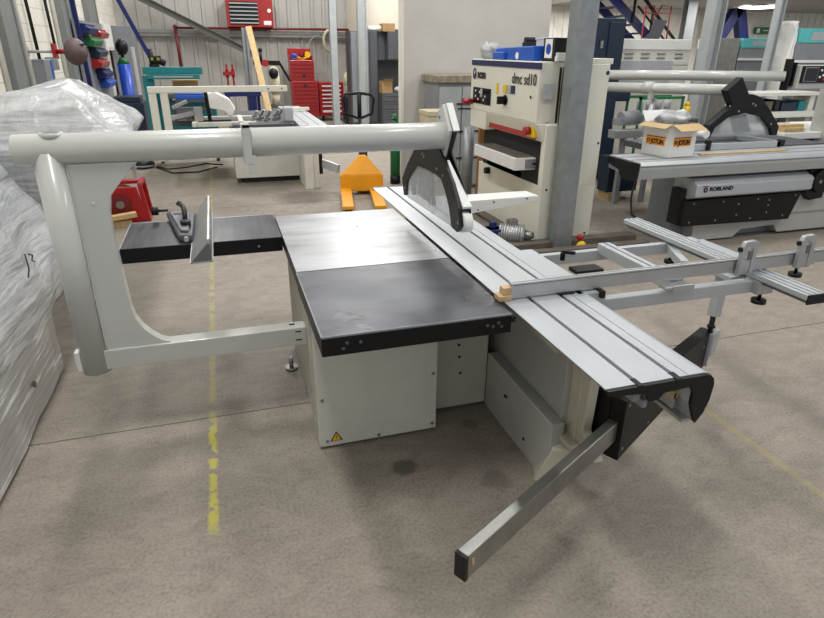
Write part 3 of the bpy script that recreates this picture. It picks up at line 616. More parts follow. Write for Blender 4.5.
# crosscut frame of saw 3
fr3 = MB().box(-.6, .25, 7.45, 7.52, .86, .92).box(-.6, .25, 8.3, 8.36, .86, .92).box(-.66, -.58, 7.45, 8.36, .86, .92).box(.0, .07, 7.45, 8.36, .88, .93)
obj('crosscut_rail', fr3, M['scm'], s3, .004); obj('rail_stub', MB().box(.93, 1.25, 8.9, 8.96, .93, .98), M['scm'], s3, .004)
for i, (x, y) in enumerate(((.22, 7.6), (.33, 7.75), (.42, 7.62), (.55, 7.7), (.62, 7.85))):
    tag(obj('steel_clamp', MB().box(x-.02, x+.02, y-.03, y+.03, .9, 1.0).cyl((x, y, .95), (x+.06, y-.04, 1.06), .02, n=8).beam((x-.04, y, .92), (x+.05, y+.03, .94), .04, .03), M['steel'], bev=.003), ['bright steel clamp on the far saw table, leftmost of the row', 'bright steel clamp on the far saw table, second from the left', 'bright steel clamp on the far saw table, middle of the row', 'bright steel clamp on the far saw table, second from the right', 'bright steel clamp on the far saw table, rightmost of the row'][i], 'clamp', 'steel clamps on the far saw table')
tag(obj('plastic_bag', MB().box(.66, .80, 7.4, 7.6, .9, 1.12), M['label'], bev=.03), 'crumpled silver bag standing at the near end of the far saw table', 'bag')
tt = obj('tool_tray', MB().box(-.85, -.4, 7.74, 7.95, 1.22, 1.28).box(-.85, -.4, 7.74, 7.77, 1.28, 1.31), M['blue'], bev=.01); tag(tt, 'bright blue tray seen under the cream overhead bar of the far saw', 'tray')
tag(obj('dust_sheet', MB().prism([(-.46, 1.30), (-.30, 1.33), (-.1, 1.22), (-.02, 1.08), (-.1, .95), (-.2, 1.05), (-.42, 1.1)], 'y', 7.7, 8.0), M['paper'], bev=.02), 'crumpled white sheet hanging beside the blue tray', 'sheet')
# things supporting the tray: saw carriage trolley
tr = thing('tool_trolley', (-.55, 8.0, 0), 'dark trolley standing behind the cream frame of the far saw', 'trolley')
obj('trolley_frame', MB().box(-.9, -.38, 7.72, 7.95, 1.18, 1.22).box(-.9, -.86, 7.72, 7.76, .9, 1.2).box(-.42, -.38, 7.72, 7.76, .9, 1.2), M['cup'], tr)
obj('trolley_pack', MB().box(-.88, -.5, 7.8, 7.95, .93, 1.1).cyl((-.75, 7.8, .95), (-.45, 7.85, 1.1), .04), M['grey'], tr, .006)
mb = MB().beam((-.95, 7.6, .98), (-.6, 7.7, 1.04), .08, .06).box(-.62, -.5, 7.62, 7.8, .92, 1.12).beam((-.9, 7.6, 1.12), (-.7, 7.72, 1.2), .03, .05)
obj('trolley_mechanism', mb, M['alu'], tr, .004)
# teal machine with saw arm
tm = thing('teal_machine', (-.9, 9.3, 0), 'teal machine with a long horizontal teal beam by the left back corner', 'machine')
obj('beam', MB().box(-1.36, -.45, 9.0, 9.15, 1.52, 1.63).box(-1.30, -.5, 8.92, 9.0, 1.45, 1.52), M['teal'], tm, .008)
obj('beam_track', MB().box(-1.2, -.6, 8.915, 8.92, 1.475, 1.495), M['alu'], tm)
obj('column', MB().box(-1.38, -1.22, 9.0, 9.2, .45, 1.5), M['teal'], tm, .008)
obj('base', MB().box(-1.38, -.3, 9.2, 9.8, .45, 1.22), M['teal'], tm, .01)
for x in (-1.36, -.40): obj('leg', MB().box(x, x+.06, 9.7, 9.76, 0, .45), M['cup'], tm)
obj('work_table', MB().box(-1.1, -.3, 8.9, 9.2, 1.16, 1.22), M['cup'], tm)
obj('carton_on_table', MB().box(-.95, -.55, 9.25, 9.5, 1.22, 1.42), M['card'], tm)
dr = thing('bench_drill', (-1.13, 9.1, 1.63), 'black and green powered head standing on the teal beam', 'machine')
obj('motor', MB().box(-1.24, -1.06, 9.02, 9.14, 1.68, 1.80).cyl((-1.1, 9.08, 1.72), (-1.0, 9.08, 1.68), .05), M['black'], dr, .02)
obj('column', MB().cyl((-1.2, 9.08, 1.63), (-1.2, 9.08, 1.90), .035).box(-1.25, -1.1, 9.03, 9.13, 1.63, 1.68), M['blackp'], dr)
obj('green_cap', MB().box(-1.21, -1.17, 9.0, 9.02, 1.73, 1.77).box(-1.12, -1.08, 9.0, 9.02, 1.73, 1.77), mat('olive green', '7f8c20', .5), dr)
# bins
bins = [(11.1, 2.22, 'blued', 'deep blue', 'highest'), (12.4, 2.17, 'red', 'red', 'high'), (11.4, 2.02, 'green', 'green', ''), (11.8, 1.83, 'navy2', 'navy', ''), (11.8, 1.64, 'red', 'bright red', 'low'), (12.1, 1.44, 'blued', 'deep blue', ''), (12.3, 1.26, 'blue', 'bright blue', 'lowest')]
BL = ['deep blue parts bin at the top of the left wall rack', 'red parts bin beside the topmost deep blue bin on the left wall', 'green parts bin on the left wall rack under the blue one', 'navy parts bin on the left wall rack between green and red', 'bright red parts bin low on the left wall rack', 'deep blue parts bin on the left wall rack just under the red one', 'bright blue parts bin, lowest on the left wall rack']
rk = obj('bin_rack', MB().box(-2.49, -2.45, 10.4, 13.4, .0, 2.36), M['grey']); tag(rk, 'grey wall rack on the left wall carrying the coloured bins', 'rack')
for (y, z, mm, cname, _), l in zip(bins, BL):
    w = .45
    b_ = MB().prism([(-2.45, z+.09), (-2.45, z-.09), (-2.30, z-.09), (-2.26, z-.0), (-2.32, z+.04), (-2.32, z+.07)], 'y', y-w*1.1, y+w*1.1)
    tag(obj('parts_bin', b_, M[mm], bev=.008), l, 'bin', 'parts bins on the left wall')
# wall boxes
eb = thing('electrical_box', (-2.5, 8.0, 1.38), 'grey electrical box with a blue strip on the left wall', 'box')
obj('enclosure', MB().box(-2.6, -2.45, 7.72, 8.15, 1.30, 1.76), M['grey'], eb, .01)
obj('blue_strip', MB().box(-2.45, -2.44, 8.06, 8.14, 1.42, 1.74), M['blue'], eb)
tag(obj('socket_box', MB().box(-2.6, -2.48, 8.5, 8.75, 1.6, 1.78).box(-2.48, -2.47, 8.55, 8.70, 1.64, 1.74), M['grey'], bev=.006), 'small grey socket box on the left wall under the brown drum', 'box')
tag(obj('wall_box', MB().box(-2.6, -2.45, 13.7, 14.7, 1.85, 2.40).box(-2.45, -2.44, 13.75, 14.65, 1.9, 2.35), M['paper'], bev=.01), 'white wall box to the right of the coloured bins', 'box')
gc = thing('tall_cabinet', (-2.25, 15, 0), 'grey metal cabinet in the left back corner behind the gas bottle', 'cabinet')
obj('carcass', MB().box(-2.55, -2.02, 14.9, 15.5, 0, 2.38), M['grey'], gc, .01); obj('door', MB().box(-2.53, -2.04, 14.88, 14.9, .05, 2.34), M['grey'], gc); obj('handle', MB().box(-2.10, -2.08, 14.86, 14.88, 1.1, 1.3), M['dark'], gc)
drm = thing('extraction_drum', (-2.0, 7.6, 1.86), 'round dark brown drum on a red bracket sticking out from the left wall', 'drum')
g = MB(); nseg = 28
profd = [(0, -.05), (.10, -.045), (.16, -.02), (.172, .0), (.165, .03), (.10, .12), (0, .15)]
axd = V((.75, -.65, -.05)).normalized(); ax1 = axd.cross(V((0, 0, 1))).normalized(); ax2 = axd.cross(ax1)
rings = []
for r, h in profd: rings.append([g.b.verts.new(V((-2.02, 7.6, 1.86))+axd*h+(ax1*math.cos(t)+ax2*math.sin(t))*max(r, .002)) for t in [2*math.pi*i/nseg for i in range(nseg)]])
for a, b in zip(rings, rings[1:]):
    for i in range(nseg):
        f = g.b.faces.new([a[i], a[(i+1) % nseg], b[(i+1) % nseg], b[i]]); f.smooth = True
g.b.faces.new(rings[0][::-1]); g.b.faces.new(rings[-1])
obj('drum_shell', g, M['brown'], drm)
obj('drum_slot', MB().beam((-1.96, 7.50, 1.94), (-1.86, 7.56, 1.955), .02, .02), M['ink'], drm)
obj('bracket', MB().cyl((-2.27, 7.6, 1.86), (-2.05, 7.6, 1.86), .03, n=12).box(-2.28, -2.25, 7.5, 7.7, 1.78, 1.96), M['red'], drm); obj('wall_arm', MB().cyl((-2.6, 7.6, 1.86), (-2.27, 7.6, 1.86), .018, n=12).box(-2.6, -2.58, 7.54, 7.66, 1.80, 1.92), M['galvl'], drm)
gbt = thing('gas_cylinder', (-1.9, 11.5, 0), 'blue gas cylinder with green shoulder in the left back corner', 'cylinder')
obj('cylinder_body', MB().cyl((-1.92, 11.5, 0), (-1.92, 11.5, 1.62), .115, n=24), M['gasblue'], gbt)
obj('shoulder', MB().cyl((-1.92, 11.5, 1.62), (-1.92, 11.5, 1.74), .115, .05, n=24), M['green'], gbt)
obj('valve', MB().cyl((-1.92, 11.5, 1.74), (-1.92, 11.5, 1.84), .03, n=12).box(-1.98, -1.86, 11.46, 11.54, 1.78, 1.82), M['blackp'], gbt)
tag(obj('welding_mask', MB().sph((-1.88, 11.3, 1.92), .13, (.85, .8, 1.1)), M['blackp']), 'black welding mask hung above the blue gas cylinder', 'mask')
tag(obj('white_board', MB().box(-1.79, -1.73, 11.9, 11.95, 1.0, 1.92), M['offw'], bev=.005), 'upright white board strip next to the blue gas cylinder', 'board')
tag(obj('storage_crate', MB().box(-2.1, -1.55, 10.2, 10.8, 0, 1.0).box(-2.05, -1.6, 10.25, 10.75, 1.0, 1.1), M['navy2'], bev=.01), 'dark blue crate stack in front of the gas cylinder', 'crate')
# heater
ht = thing('wall_heater', (.85, 16.6, 2.42), 'red warm-air heater with grey louvres high on the back wall', 'heater')
obj('casing', MB().box(.24, 1.46, 16.4, 16.9, 2.44, 3.12), M['red'], ht, .01)
obj('louvre_recess', MB().box(.32, 1.06, 16.385, 16.402, 2.50, 3.06), M['dark'], ht)
for i in range(6):
    z = 2.54+i*.095; obj('louvre', MB().beam((.32, 16.37, z), (1.06, 16.37, z), .05, .028), M['galvl'], ht)
obj('badge', MB().box(1.20, 1.40, 16.39, 16.4, 2.50, 2.60), M['paper'], ht); obj('dial', MB().disc((1.36, 16.4, 2.85), (0, -1, 0), .05, .02), M['paper'], ht)
# blue bench, plank, post, mitre saw, clamps
bb = thing('steel_bench', (.35, 12.2, 0), 'deep blue steel bench against the back wall area', 'bench')
obj('bench_top', MB().box(-.1, .66, 12, 12.7, .96, 1.10), M['blued'], bb, .008); obj('cabinet', MB().box(.38, .56, 12.02, 12.6, .05, .96), M['blued'], bb); obj('leg', MB().box(-.08, .0, 12.05, 12.15, 0, .96), M['blued'], bb); obj('leg', MB().box(.60, .66, 12.5, 12.6, 0, .96), M['blued'], bb)
tag(obj('timber_plank', MB().beam((.60, 13.3, 2.36), (.84, 11.75, .30), .13, .035, (0, 1, .4)), M['pine']), 'long pine plank leaning upright in front of the back wall', 'plank')
tag(obj('steel_post', MB().box(.47, .53, 14.0, 14.1, 0, 2.36).box(.56, .62, 14.0, 14.1, 0, 2.36).box(.53, .56, 14.04, 14.06, 0, 2.36), M['galv']), 'grey steel channel post behind the pine plank', 'post')
ms = thing('mitre_saw', (1.05, 13.2, 0), 'black mitre saw on a stand with a pale dust bag, beside the tall red chest', 'saw')
obj('stand', MB().box(.85, 1.25, 13.0, 13.4, .62, .68).beam((.88, 13.1, 0), (.95, 13.1, .65), .04, .04).beam((1.22, 13.1, 0), (1.15, 13.1, .65), .04, .04).beam((.9, 13.35, 0), (.95, 13.35, .65), .04, .04).beam((1.2, 13.35, 0), (1.15, 13.35, .65), .04, .04), M['cup'], ms)
obj('saw_arm', MB().beam((.62, 13.1, 1.62), (1.22, 13.1, 1.60), .07, .10).cyl((.80, 13.1, 1.6), (.80, 13.1, 1.84), .03).sph((.80, 13.1, 1.88), .05, n=10).beam((1.2, 13.1, 1.62), (1.45, 13.3, 1.2), .04, .04), M['blackp'], ms)
obj('saw_motor', MB().cyl((.88, 13.02, 1.60), (.88, 13.18, 1.60), .075), M['red'], ms)
obj('dust_bag', MB().cyl((1.08, 13.1, .95), (1.08, 13.1, 1.40), .12, .10).sph((1.05, 13.1, 1.42), .12), M['canvas'], ms)
obj('bag_band', MB().sph((1.05, 13.02, 1.38), .11, (1, .8, 1.1)), M['blackp'], ms)
obj('bag_lower', MB().cyl((1.05, 13.1, .68), (1.08, 13.1, .95), .08, .10), M['canvas'], ms)
for i, x in enumerate((.0, .12)):
    tag(obj('bar_clamp', MB().box(x-.02, x+.02, 12.1, 12.16, 1.10, 1.62-i*.02).box(x-.09, x+.04, 12.08, 12.18, 1.38, 1.46).box(x-.04, x+.04, 12.1, 12.16, 1.34, 1.5), M['red'], bev=.008), ['red bar clamp standing on the blue bench, the left one', 'red bar clamp standing on the blue bench, the right one'][i], 'clamp', 'red bar clamps on the blue bench')
hc = MB()
for k in range(3): hc.path([(3.02+(.19-.015*k)*math.cos(t), 16.6-.02*k, 2.12+(.30-.02*k)*math.sin(t)) for t in [2*math.pi*i/28 for i in range(28)]], .016, 6, True)
tag(obj('hose_coil', hc, M['canvas']), 'coiled pale hose hanging on the back wall above the tool chest', 'hose')
tag(obj('hose_coil', MB().path([(2.7+.32*math.cos(t), 16.7, 1.75+.5*math.sin(t)) for t in [2*math.pi*i/28 for i in range(28)]], .012, 6, True), M['galvl']), 'large loose loop of pale cable on the back wall beside the tool chest', 'cable')
# red tool chests
tc_ = thing('tool_chest', (2.1, 16, 0), 'tall red tool chest with stacked drawers and tools on top, against the back wall', 'tool chest')
obj('lower_cabinet', MB().box(1.78, 2.50, 15.8, 16.3, .14, 1.08), M['red'], tc_, .01)
obj('upper_cabinet', MB().box(1.76, 2.42, 15.84, 16.3, 1.08, 1.62), M['red'], tc_, .01)
obj('lid', MB().box(1.76, 2.40, 16.2, 16.3, 1.62, 1.92).box(1.76, 1.78, 15.9, 16.25, 1.62, 1.74).box(2.38, 2.40, 15.9, 16.25, 1.62, 1.74), M['red'], tc_, .006)
for i in range(8):
    z = .22+i*.105; d = obj('drawer', MB().box(1.81, 2.47, 15.785, 15.8, z, z+.09), M['red'], tc_); obj('drawer_pull', MB().box(1.83, 2.45, 15.772, 15.786, z+.070, z+.084), M['redd'], d)
for i in range(5):
    z = 1.12+i*.10; d = obj('drawer', MB().box(1.79, 2.39, 15.825, 15.84, z, z+.085), M['red'], tc_); obj('drawer_pull', MB().box(1.81, 2.37, 15.812, 15.826, z+.066, z+.078), M['redd'], d)
obj('lock', MB().box(2.08, 2.16, 15.80, 15.812, 1.18, 1.26).box(2.1, 2.18, 15.765, 15.775, .93, 1.0), M['dark'], tc_)
for x in (1.9, 2.38): obj('caster', MB().cyl((x-.03, 15.9, .07), (x+.03, 15.9, .07), .07, n=14), M['rubber'], tc_)
tag(obj('drill', MB().box(1.84, 1.96, 16.0, 16.1, 1.64, 1.78).cyl((1.86, 16.0, 1.76), (2.0, 16.0, 1.72), .035), M['blue'], bev=.01), 'small blue power tool in the top tray of the red chest', 'tool')
tag(obj('measuring_tape', MB().cyl((2.28, 15.98, 1.76), (2.28, 16.06, 1.76), .08), M['yellow']), 'round yellow tape measure in the top tray of the red chest', 'tape measure')
tag(obj('spirit_level', MB().beam((1.98, 16.0, 1.70), (2.18, 16.0, 1.64), .03, .04).beam((2.14, 16.0, 1.64), (2.26, 16.0, 1.70), .03, .04), M['yellow'], bev=.005), 'yellow bent tool lying in the red chest tray', 'tool')
tag(obj('pliers', MB().beam((2.04, 15.97, 1.80), (2.12, 15.97, 1.68), .02, .03).beam((2.2, 15.97, 1.80), (2.1, 15.97, 1.68), .02, .03), M['blackp']), 'black handled pliers in the middle of the red chest tray', 'pliers')
tc2 = thing('tool_chest', (2.9, 16, 0), 'lower red tool chest with white drawer fronts beside the tall one', 'tool chest')
obj('cabinet', MB().box(2.53, 3.22, 15.8, 16.3, .14, 1.04), M['red'], tc2, .01)
for i, (z, h) in enumerate(((.90, .08), (.79, .07), (.68, .07), (.58, .06), (.48, .06), (.37, .07), (.20, .12))):
    d = obj('drawer', MB().box(2.58, 3.16, 15.785, 15.8, z, z+h+.01), M['red'], tc2); obj('drawer_front', MB().box(2.60, 3.14, 15.775, 15.786, z+h*.3, z+h*.8), M['paper'], d)
for x in (2.62, 3.1): obj('caster', MB().cyl((x-.03, 15.9, .07), (x+.03, 15.9, .07), .07, n=14), M['rubber'], tc2)
tag(obj('fabric_bundle', MB().sph((3.2, 15.0, 1.15), .17, (.8, .8, 1.2)).sph((3.22, 15.0, .93), .14, (.8, .8, 1.2)), M['canvas']), 'beige fabric bundle hanging between the two grey columns', 'bundle')
tag(obj('storage_crate', MB().box(3.08, 3.34, 14.9, 15.3, .0, .70).box(3.06, 3.36, 14.88, 15.32, .64, .70), M['navy2'], bev=.01), 'dark blue crate on the floor between the two grey columns', 'crate')
# cupboards
tcb = thing('tall_cupboard', (3.5, 14.5, 0), 'tall charcoal cupboard behind the wide pale column', 'cupboard')
obj('carcass', MB().box(3.14, 3.86, 14.32, 14.88, 0, 2.34), M['cup'], tcb, .005); obj('door', MB().box(3.65, 3.84, 14.30, 14.32, .1, 2.32), M['cup'], tcb, .003); obj('door', MB().box(3.17, 3.62, 14.30, 14.32, .1, 2.32), M['grey'], tcb, .003)
wc = thing('wall_cupboard', (4.4, 14.5, 1.65), 'charcoal wall cupboard above the charcoal drawer unit', 'cupboard')
obj('carcass', MB().box(4.12, 5.2, 14.2, 14.88, 1.65, 2.33), M['cup'], wc, .005)
struct('trim_splashback', MB().box(3.87, 5.2, 14.882, 14.9, .86, 2.4), M['cup'])
obj('side_bay', MB().box(3.88, 4.11, 14.5, 14.85, 1.65, 2.33), M['cup'], wc)
for x in (4.14, 4.50, 4.86): obj('door', MB().box(x, x+.33, 14.18, 14.2, 1.67, 2.31), M['cup'], wc, .003)
bc = thing('drawer_unit', (4.4, 14.4, 0), 'charcoal drawer unit with a worktop at the back beside the partition', 'drawer unit')
obj('carcass', MB().box(3.87, 5.2, 13.9, 14.88, 0, .86), M['cup'], bc, .005)
for i in range(4):
    d = obj('drawer', MB().box(3.90, 5.1, 13.88, 13.9, .08+i*.19, .08+i*.19+.175), M['cup'], bc, .003); obj('drawer_pull', MB().box(3.95, 5.0, 13.865, 13.88, .225+i*.19, .235+i*.19), M['slot'], d)
tag(obj('cardboard_box', MB().box(3.86+.02, 4.16, 13.95, 14.3, .86, 1.14).hexa([(3.88, 13.93, 1.14), (4.16, 13.93, 1.14), (4.16, 13.95, 1.14), (3.88, 13.95, 1.14)], [(3.92, 13.85, 1.2), (4.16, 13.85, 1.2), (4.16, 13.87, 1.2), (3.92, 13.87, 1.2)]), M['card'], bev=.004), 'open brown cardboard box on the charcoal drawer unit', 'box')
tag(obj('cardboard_box', MB().box(4.0, 4.32, 14.25, 14.6, 2.33, 2.52), M['card'], bev=.004), 'tan cardboard box on top of the charcoal wall cupboard', 'box')
tag(obj('paper_roll', MB().cyl((3.62, 14.4, 2.40), (3.98, 14.4, 2.40), .06), M['paper']), 'white paper roll on top of the tall charcoal cupboard', 'roll')
tag(obj('plastic_bag', MB().sph((4.42, 14.1, .93), .13, (1.4, 1, .7)), M['label']), 'crumpled grey bag on the charcoal drawer unit', 'bag')
# red winch, mouse-like object
rw = thing('hose_reel', (-1.45, 5.7, 0), 'red floor reel with a carrying frame standing beyond the black side table', 'reel')
obj('frame', MB().prism([(-1.78, 0), (-1.22, 0), (-1.30, .42), (-1.70, .42)], 'y', 5.55, 5.58), M['red'], rw, .01)
obj('side_frame', MB().beam((-1.22, 5.56, .02), (-1.22, 5.95, .02), .05, .05).beam((-1.26, 5.56, .44), (-1.26, 5.95, .44), .05, .04).beam((-1.22, 5.94, .02), (-1.26, 5.94, .44), .04, .05).beam((-1.22, 5.57, .02), (-1.26, 5.57, .44), .04, .05).box(-1.7, -1.24, 5.85, 5.95, .40, .44), M['red'], rw, .006)
obj('drum', MB().cyl((-1.5, 5.58, .22), (-1.5, 5.9, .22), .17).cyl((-1.5, 5.54, .22), (-1.5, 5.555, .22), .13), M['redd'], rw)
obj('hub', MB().cyl((-1.5, 5.525, .22), (-1.5, 5.54, .22), .045), M['steel'], rw)
tag(obj('timber_offcut', MB().beam((-1.8, 5.3, .10), (-1.33, 5.42, .13), .10, .05).beam((-1.8, 5.35, .035), (-1.4, 5.45, .035), .12, .07), M['pine']), 'pale timber offcuts lying beside the red floor reel', 'timber')
rv = thing('floor_appliance', (-1.63, 9.3, 0), 'small round black appliance with a cable on the far floor', 'appliance')
obj('shell', MB().sph((-1.63, 9.3, .07), .17, (1.2, 1, .45)), M['blackp'], rv); obj('silver_band', MB().cyl((-1.63, 9.3, .03), (-1.63, 9.3, .06), .19), M['grey'], rv)
obj('cable', MB().path([(-1.4, 9.3, .01), (-1.2, 9.0, .01), (-.9, 9.1, .01), (-.6, 9.4, .01), (-.3, 9.2, .01)], .012, 6).path([(-1.4, 9.2, .012), (-1.1, 8.6, .012), (-.7, 8.6, .012), (-.4, 9.0, .012)], .012, 6), M['dark'], rv)
# pallet truck
ptk = thing('pallet_truck', (1.55, 6.2, 0), 'yellow hand pallet truck with black loop handle beyond the silver table', 'pallet truck')
for a, b in ((1.25, 1.40), (1.66, 1.81)):
    f = obj('fork', MB().box(a, b, 5.18, 6.3, .05, .10), M['amber'], ptk, .01); obj('fork_roller', MB().cyl((a+.03, 5.24, .04), (b-.03, 5.24, .04), .04, n=14), M['blackp'], f)
obj('chassis', MB().box(1.25, 1.86, 6.25, 6.42, .05, .28), M['amber'], ptk, .01)
obj('hood', MB().hexa([(1.25, 6.25, .28), (1.86, 6.25, .28), (1.80, 6.50, .28), (1.32, 6.50, .28)], [(1.53, 6.38, .53), (1.63, 6.38, .53), (1.63, 6.48, .53), (1.53, 6.48, .53)]), M['amber'], ptk, .01)
obj('pump', MB().cyl((1.6, 6.55, .1), (1.6, 6.55, .62), .06), M['blackp'], ptk)
obj('steer_wheel', MB().cyl((1.5, 6.55, .09), (1.7, 6.55, .09), .09), M['rubber'], ptk)
hd = MB().cyl((1.56, 6.55, .5), (1.58, 6.9, 1.0), .025).path([(1.58, 6.9, .98), (1.38, 6.9, 1.05), (1.35, 6.9, 1.25), (1.38, 6.9, 1.32), (1.58, 6.9, 1.335), (1.76, 6.9, 1.31), (1.79, 6.9, 1.24), (1.76, 6.9, 1.05)], .022, 10, True).cyl((1.58, 6.9, .98), (1.58, 6.9, 1.33), .03)
obj('handle', hd, M['blackp'], ptk); ptk.rotation_euler.z = -.17
# green bottle, items in front of partition
bo = thing('gas_cylinder', (2.25, 7.3, 0), 'dark green gas cylinder standing at the left edge of the white partition', 'cylinder')
obj('cylinder_body', MB().cyl((2.24, 6.9, .10), (2.24, 6.9, .85), .075, n=20).cyl((2.24, 6.9, .85), (2.24, 6.9, .95), .075, .03, n=20), M['green'], bo); obj('foot_ring', MB().cyl((2.24, 6.9, 0), (2.24, 6.9, .12), .08, n=20), M['blackp'], bo); obj('valve', MB().cyl((2.24, 6.9, .94), (2.24, 6.9, 1.03), .03).cyl((2.24, 6.9, .96), (2.24, 6.9, .98), .05), M['green'], bo)
dc = thing('storage_cabinet', (3.1, 6.3, 0), 'grey metal cabinet with a dirty top in front of the white partition', 'cabinet')
obj('carcass', MB().box(2.70, 3.45, 6.3, 6.9, .02, 1.49), M['grey'], dc, .01); obj('door', MB().box(2.72, 3.05, 6.285, 6.3, .05, 1.44), M['galvl'], dc, .004); obj('door', MB().box(3.07, 3.43, 6.285, 6.3, .05, 1.44), M['galvl'], dc, .004)
obj('hinge_bar', MB().box(2.98, 3.40, 6.27, 6.285, 1.20, 1.22).box(2.98, 3.40, 6.27, 6.285, .82, .84).box(3.0, 3.4, 6.27, 6.285, .44, .46).box(3.0, 3.4, 6.27, 6.285, 1.14, 1.155), M['dark'], dc)
tag(obj('stained_board', MB().box(2.66, 3.50, 6.25, 6.95, 1.49, 1.59), mat('stained board', '8c8474', .8, var=.4, nscale=12), bev=.01), 'stained mottled board lying on the grey metal cabinet', 'board')
tag(obj('carton', MB().box(2.40, 2.72, 5.8, 6.2, 0, 1.10).box(2.39, 2.73, 5.79, 6.21, 1.10, 1.16), M['canvas'], bev=.006), 'cream carton in front of the grey metal cabinet', 'box')
tag(obj('duct_pipe', MB().cyl((2.88, 5.55, 0), (2.88, 5.55, .98), .075), M['galv']), 'upright galvanised duct beside the cream sanding machine', 'duct')
tag(obj('timber_board', MB().box(2.96, 3.12, 5.36, 5.42, 0, 1.3), mat('brown board', '8d6037', .7, var=.15)), 'brown board standing on edge left of the cream sanding machine', 'board')
# ------------------------------------------------------------------ wide belt sander
sm = thing('sanding_machine', (3.1, 4.3, 0), 'cream wide belt sanding machine with a navy top band behind the galvanised column', 'machine')
obj('lower_body', MB().box(2.83, 3.44, 3.38, 5.05, .02, .62).box(2.83, 3.44, 3.38, 3.50, .62, 1.25).box(2.95, 3.44, 4.95, 5.05, .62, 1.25).box(3.15, 3.44, 3.5, 4.95, .62, 1.25), M['scm'], sm, .006)
hd_ = obj('hood', MB().box(2.720, 3.44, 3.46, 5.16, 1.25, 1.82), M['scm'], sm, .012)
obj('top_band', MB().box(2.712, 2.728, 3.43, 5.14, 1.752, 1.81), M['navy'], hd_)
obj('side_panel', MB().box(2.97, 3.44, 3.365, 3.46, .62, 1.80).box(2.97, 3.44, 3.365, 3.38, .04, .62), M['scm'], sm, .005)
obj('panel_gap', MB().box(2.925, 2.942, 3.368, 3.38, .05, 1.78).box(2.915, 2.935, 3.412, 3.42, 1.25, 1.77), M['ink'], sm)
obj('base_step', MB().box(2.80, 2.95, 3.36, 3.42, .02, 1.24), M['scm'], sm, .004)
obj('hood_lower', MB().box(2.720, 2.95, 4.66, 5.13, 1.05, 1.25).prism([(2.72, 1.25), (2.86, 1.25), (2.86, 1.07), (2.80, 1.07)], 'y', 3.40, 4.66), M['scm'], sm, .006)
obj('red_bar', MB().prism([(2.775, 1.175), (2.765, 1.085), (2.86, 1.065), (2.86, 1.175)], 'y', 3.55, 4.66), M['red'], sm)
obj('mouth', MB().box(2.84, 3.1, 3.5, 4.95, .62, 1.07), M['dark'], sm)
ift = obj('infeed_table', MB().hexa([(2.60, 3.60, .765), (3.1, 3.60, .765), (3.1, 4.68, .765), (2.60, 4.68, .765)], [(2.60, 3.60, .89), (3.1, 3.60, .89), (3.1, 4.68, .89), (2.60, 4.68, .89)]), M['white'], sm, .006)
obj('conveyor_belt', MB().box(2.63, 3.1, 3.63, 4.64, .889, .895), M['oldwood'], ift)
obj('table_end', MB().box(2.72, 2.95, 3.592, 3.60, .78, .875), M['grey'], ift); obj('end_slot', MB().box(2.80, 2.86, 3.588, 3.593, .82, .838), M['ink'], ift)
obj('lift_screw', MB().box(2.84, 2.87, 3.9, 4.8, .62, .80), M['dark'], sm)
obj('wheel_knob', MB().cyl((2.83, 4.72, .56), (2.77, 4.72, .56), .04), M['blackp'], sm)
cp = obj('control_panel', MB().box(2.712, 2.722, 4.55, 5.06, 1.33, 1.51), M['screen'], hd_)
for y, z in ((4.98, 1.47), (4.98, 1.41), (4.90, 1.38), (4.86, 1.46), (4.80, 1.42), (4.74, 1.38), (4.70, 1.42)): obj('button', MB().disc((2.712, y, z), (-1, 0, 0), .013, .004, 8), M['paper'], cp)
obj('display', MB().box(2.708, 2.712, 4.78, 4.84, 1.41, 1.50), M['label'], cp)
obj('emergency_stop', MB().cyl((2.720, 5.10, 1.34), (2.60, 5.10, 1.34), .035), M['red'], sm)
obj('rotary_switch', MB().disc((2.712, 4.16, 1.42), (-1, 0, 0), .055, .006).box(2.62, 2.712, 4.145, 4.175, 1.38, 1.46), M['blackp'], hd_)
es = obj('switch_box', MB().box(2.74, 2.78, 3.50, 3.66, 1.10, 1.24), M['yellow'], sm, .01); obj('stop_button', MB().cyl((2.74, 3.60, 1.165), (2.68, 3.60, 1.165), .04), M['red'], es)
obj('warning_label', MB().box(2.710, 2.720, 4.36, 4.40, 1.47, 1.58), M['yellow'], hd_)
for y, mm in ((4.18, 'yellow'), (4.08, 'label'), (3.99, 'navy')): obj('pictogram', MB().box(2.710, 2.720, y-.04, y+.04, 1.495, 1.575), M[mm], hd_)
obj('small_warning_label', MB().box(2.765, 2.775, 4.2, 4.32, 1.15, 1.22), M['yellow'], sm)
obj('data_plate', MB().box(2.76, 2.87, 3.414, 3.42, 1.48, 1.62), M['label'], sm)
obj('latch', MB().disc((2.712, 3.58, 1.49), (-1, 0, 0), .014, .006), M['ink'], hd_)
text('lettering', 'scm', .135, (2.711, 4.95, 1.615), math.pi/2, -math.pi/2, M['ink'], hd_, 1.1, .004)
text('lettering', 'dmc sd10', .155, (2.711, 4.03, 1.60), math.pi/2, -math.pi/2, M['ink'], hd_, .9, 0)
obj('logo_mark', MB().prism([(5.04+.045*math.cos(t), 1.66+.062*math.sin(t)) for t in [2*math.pi*i/20 for i in range(20)]], 'x', 2.709, 2.714), M['navy'], hd_)
obj('logo_notch', MB().prism([(5.0, 1.70), (5.04, 1.685), (5.05, 1.65), (5.02, 1.66)], 'x', 2.707, 2.710), M['scm'], hd_)
screws(sm, [(2.96, 3.364, .10), (3.41, 3.364, 1.05), (3.38, 3.364, .10), (2.86, 3.359, .60)], (0, -1, 0), .012, M['ink'])
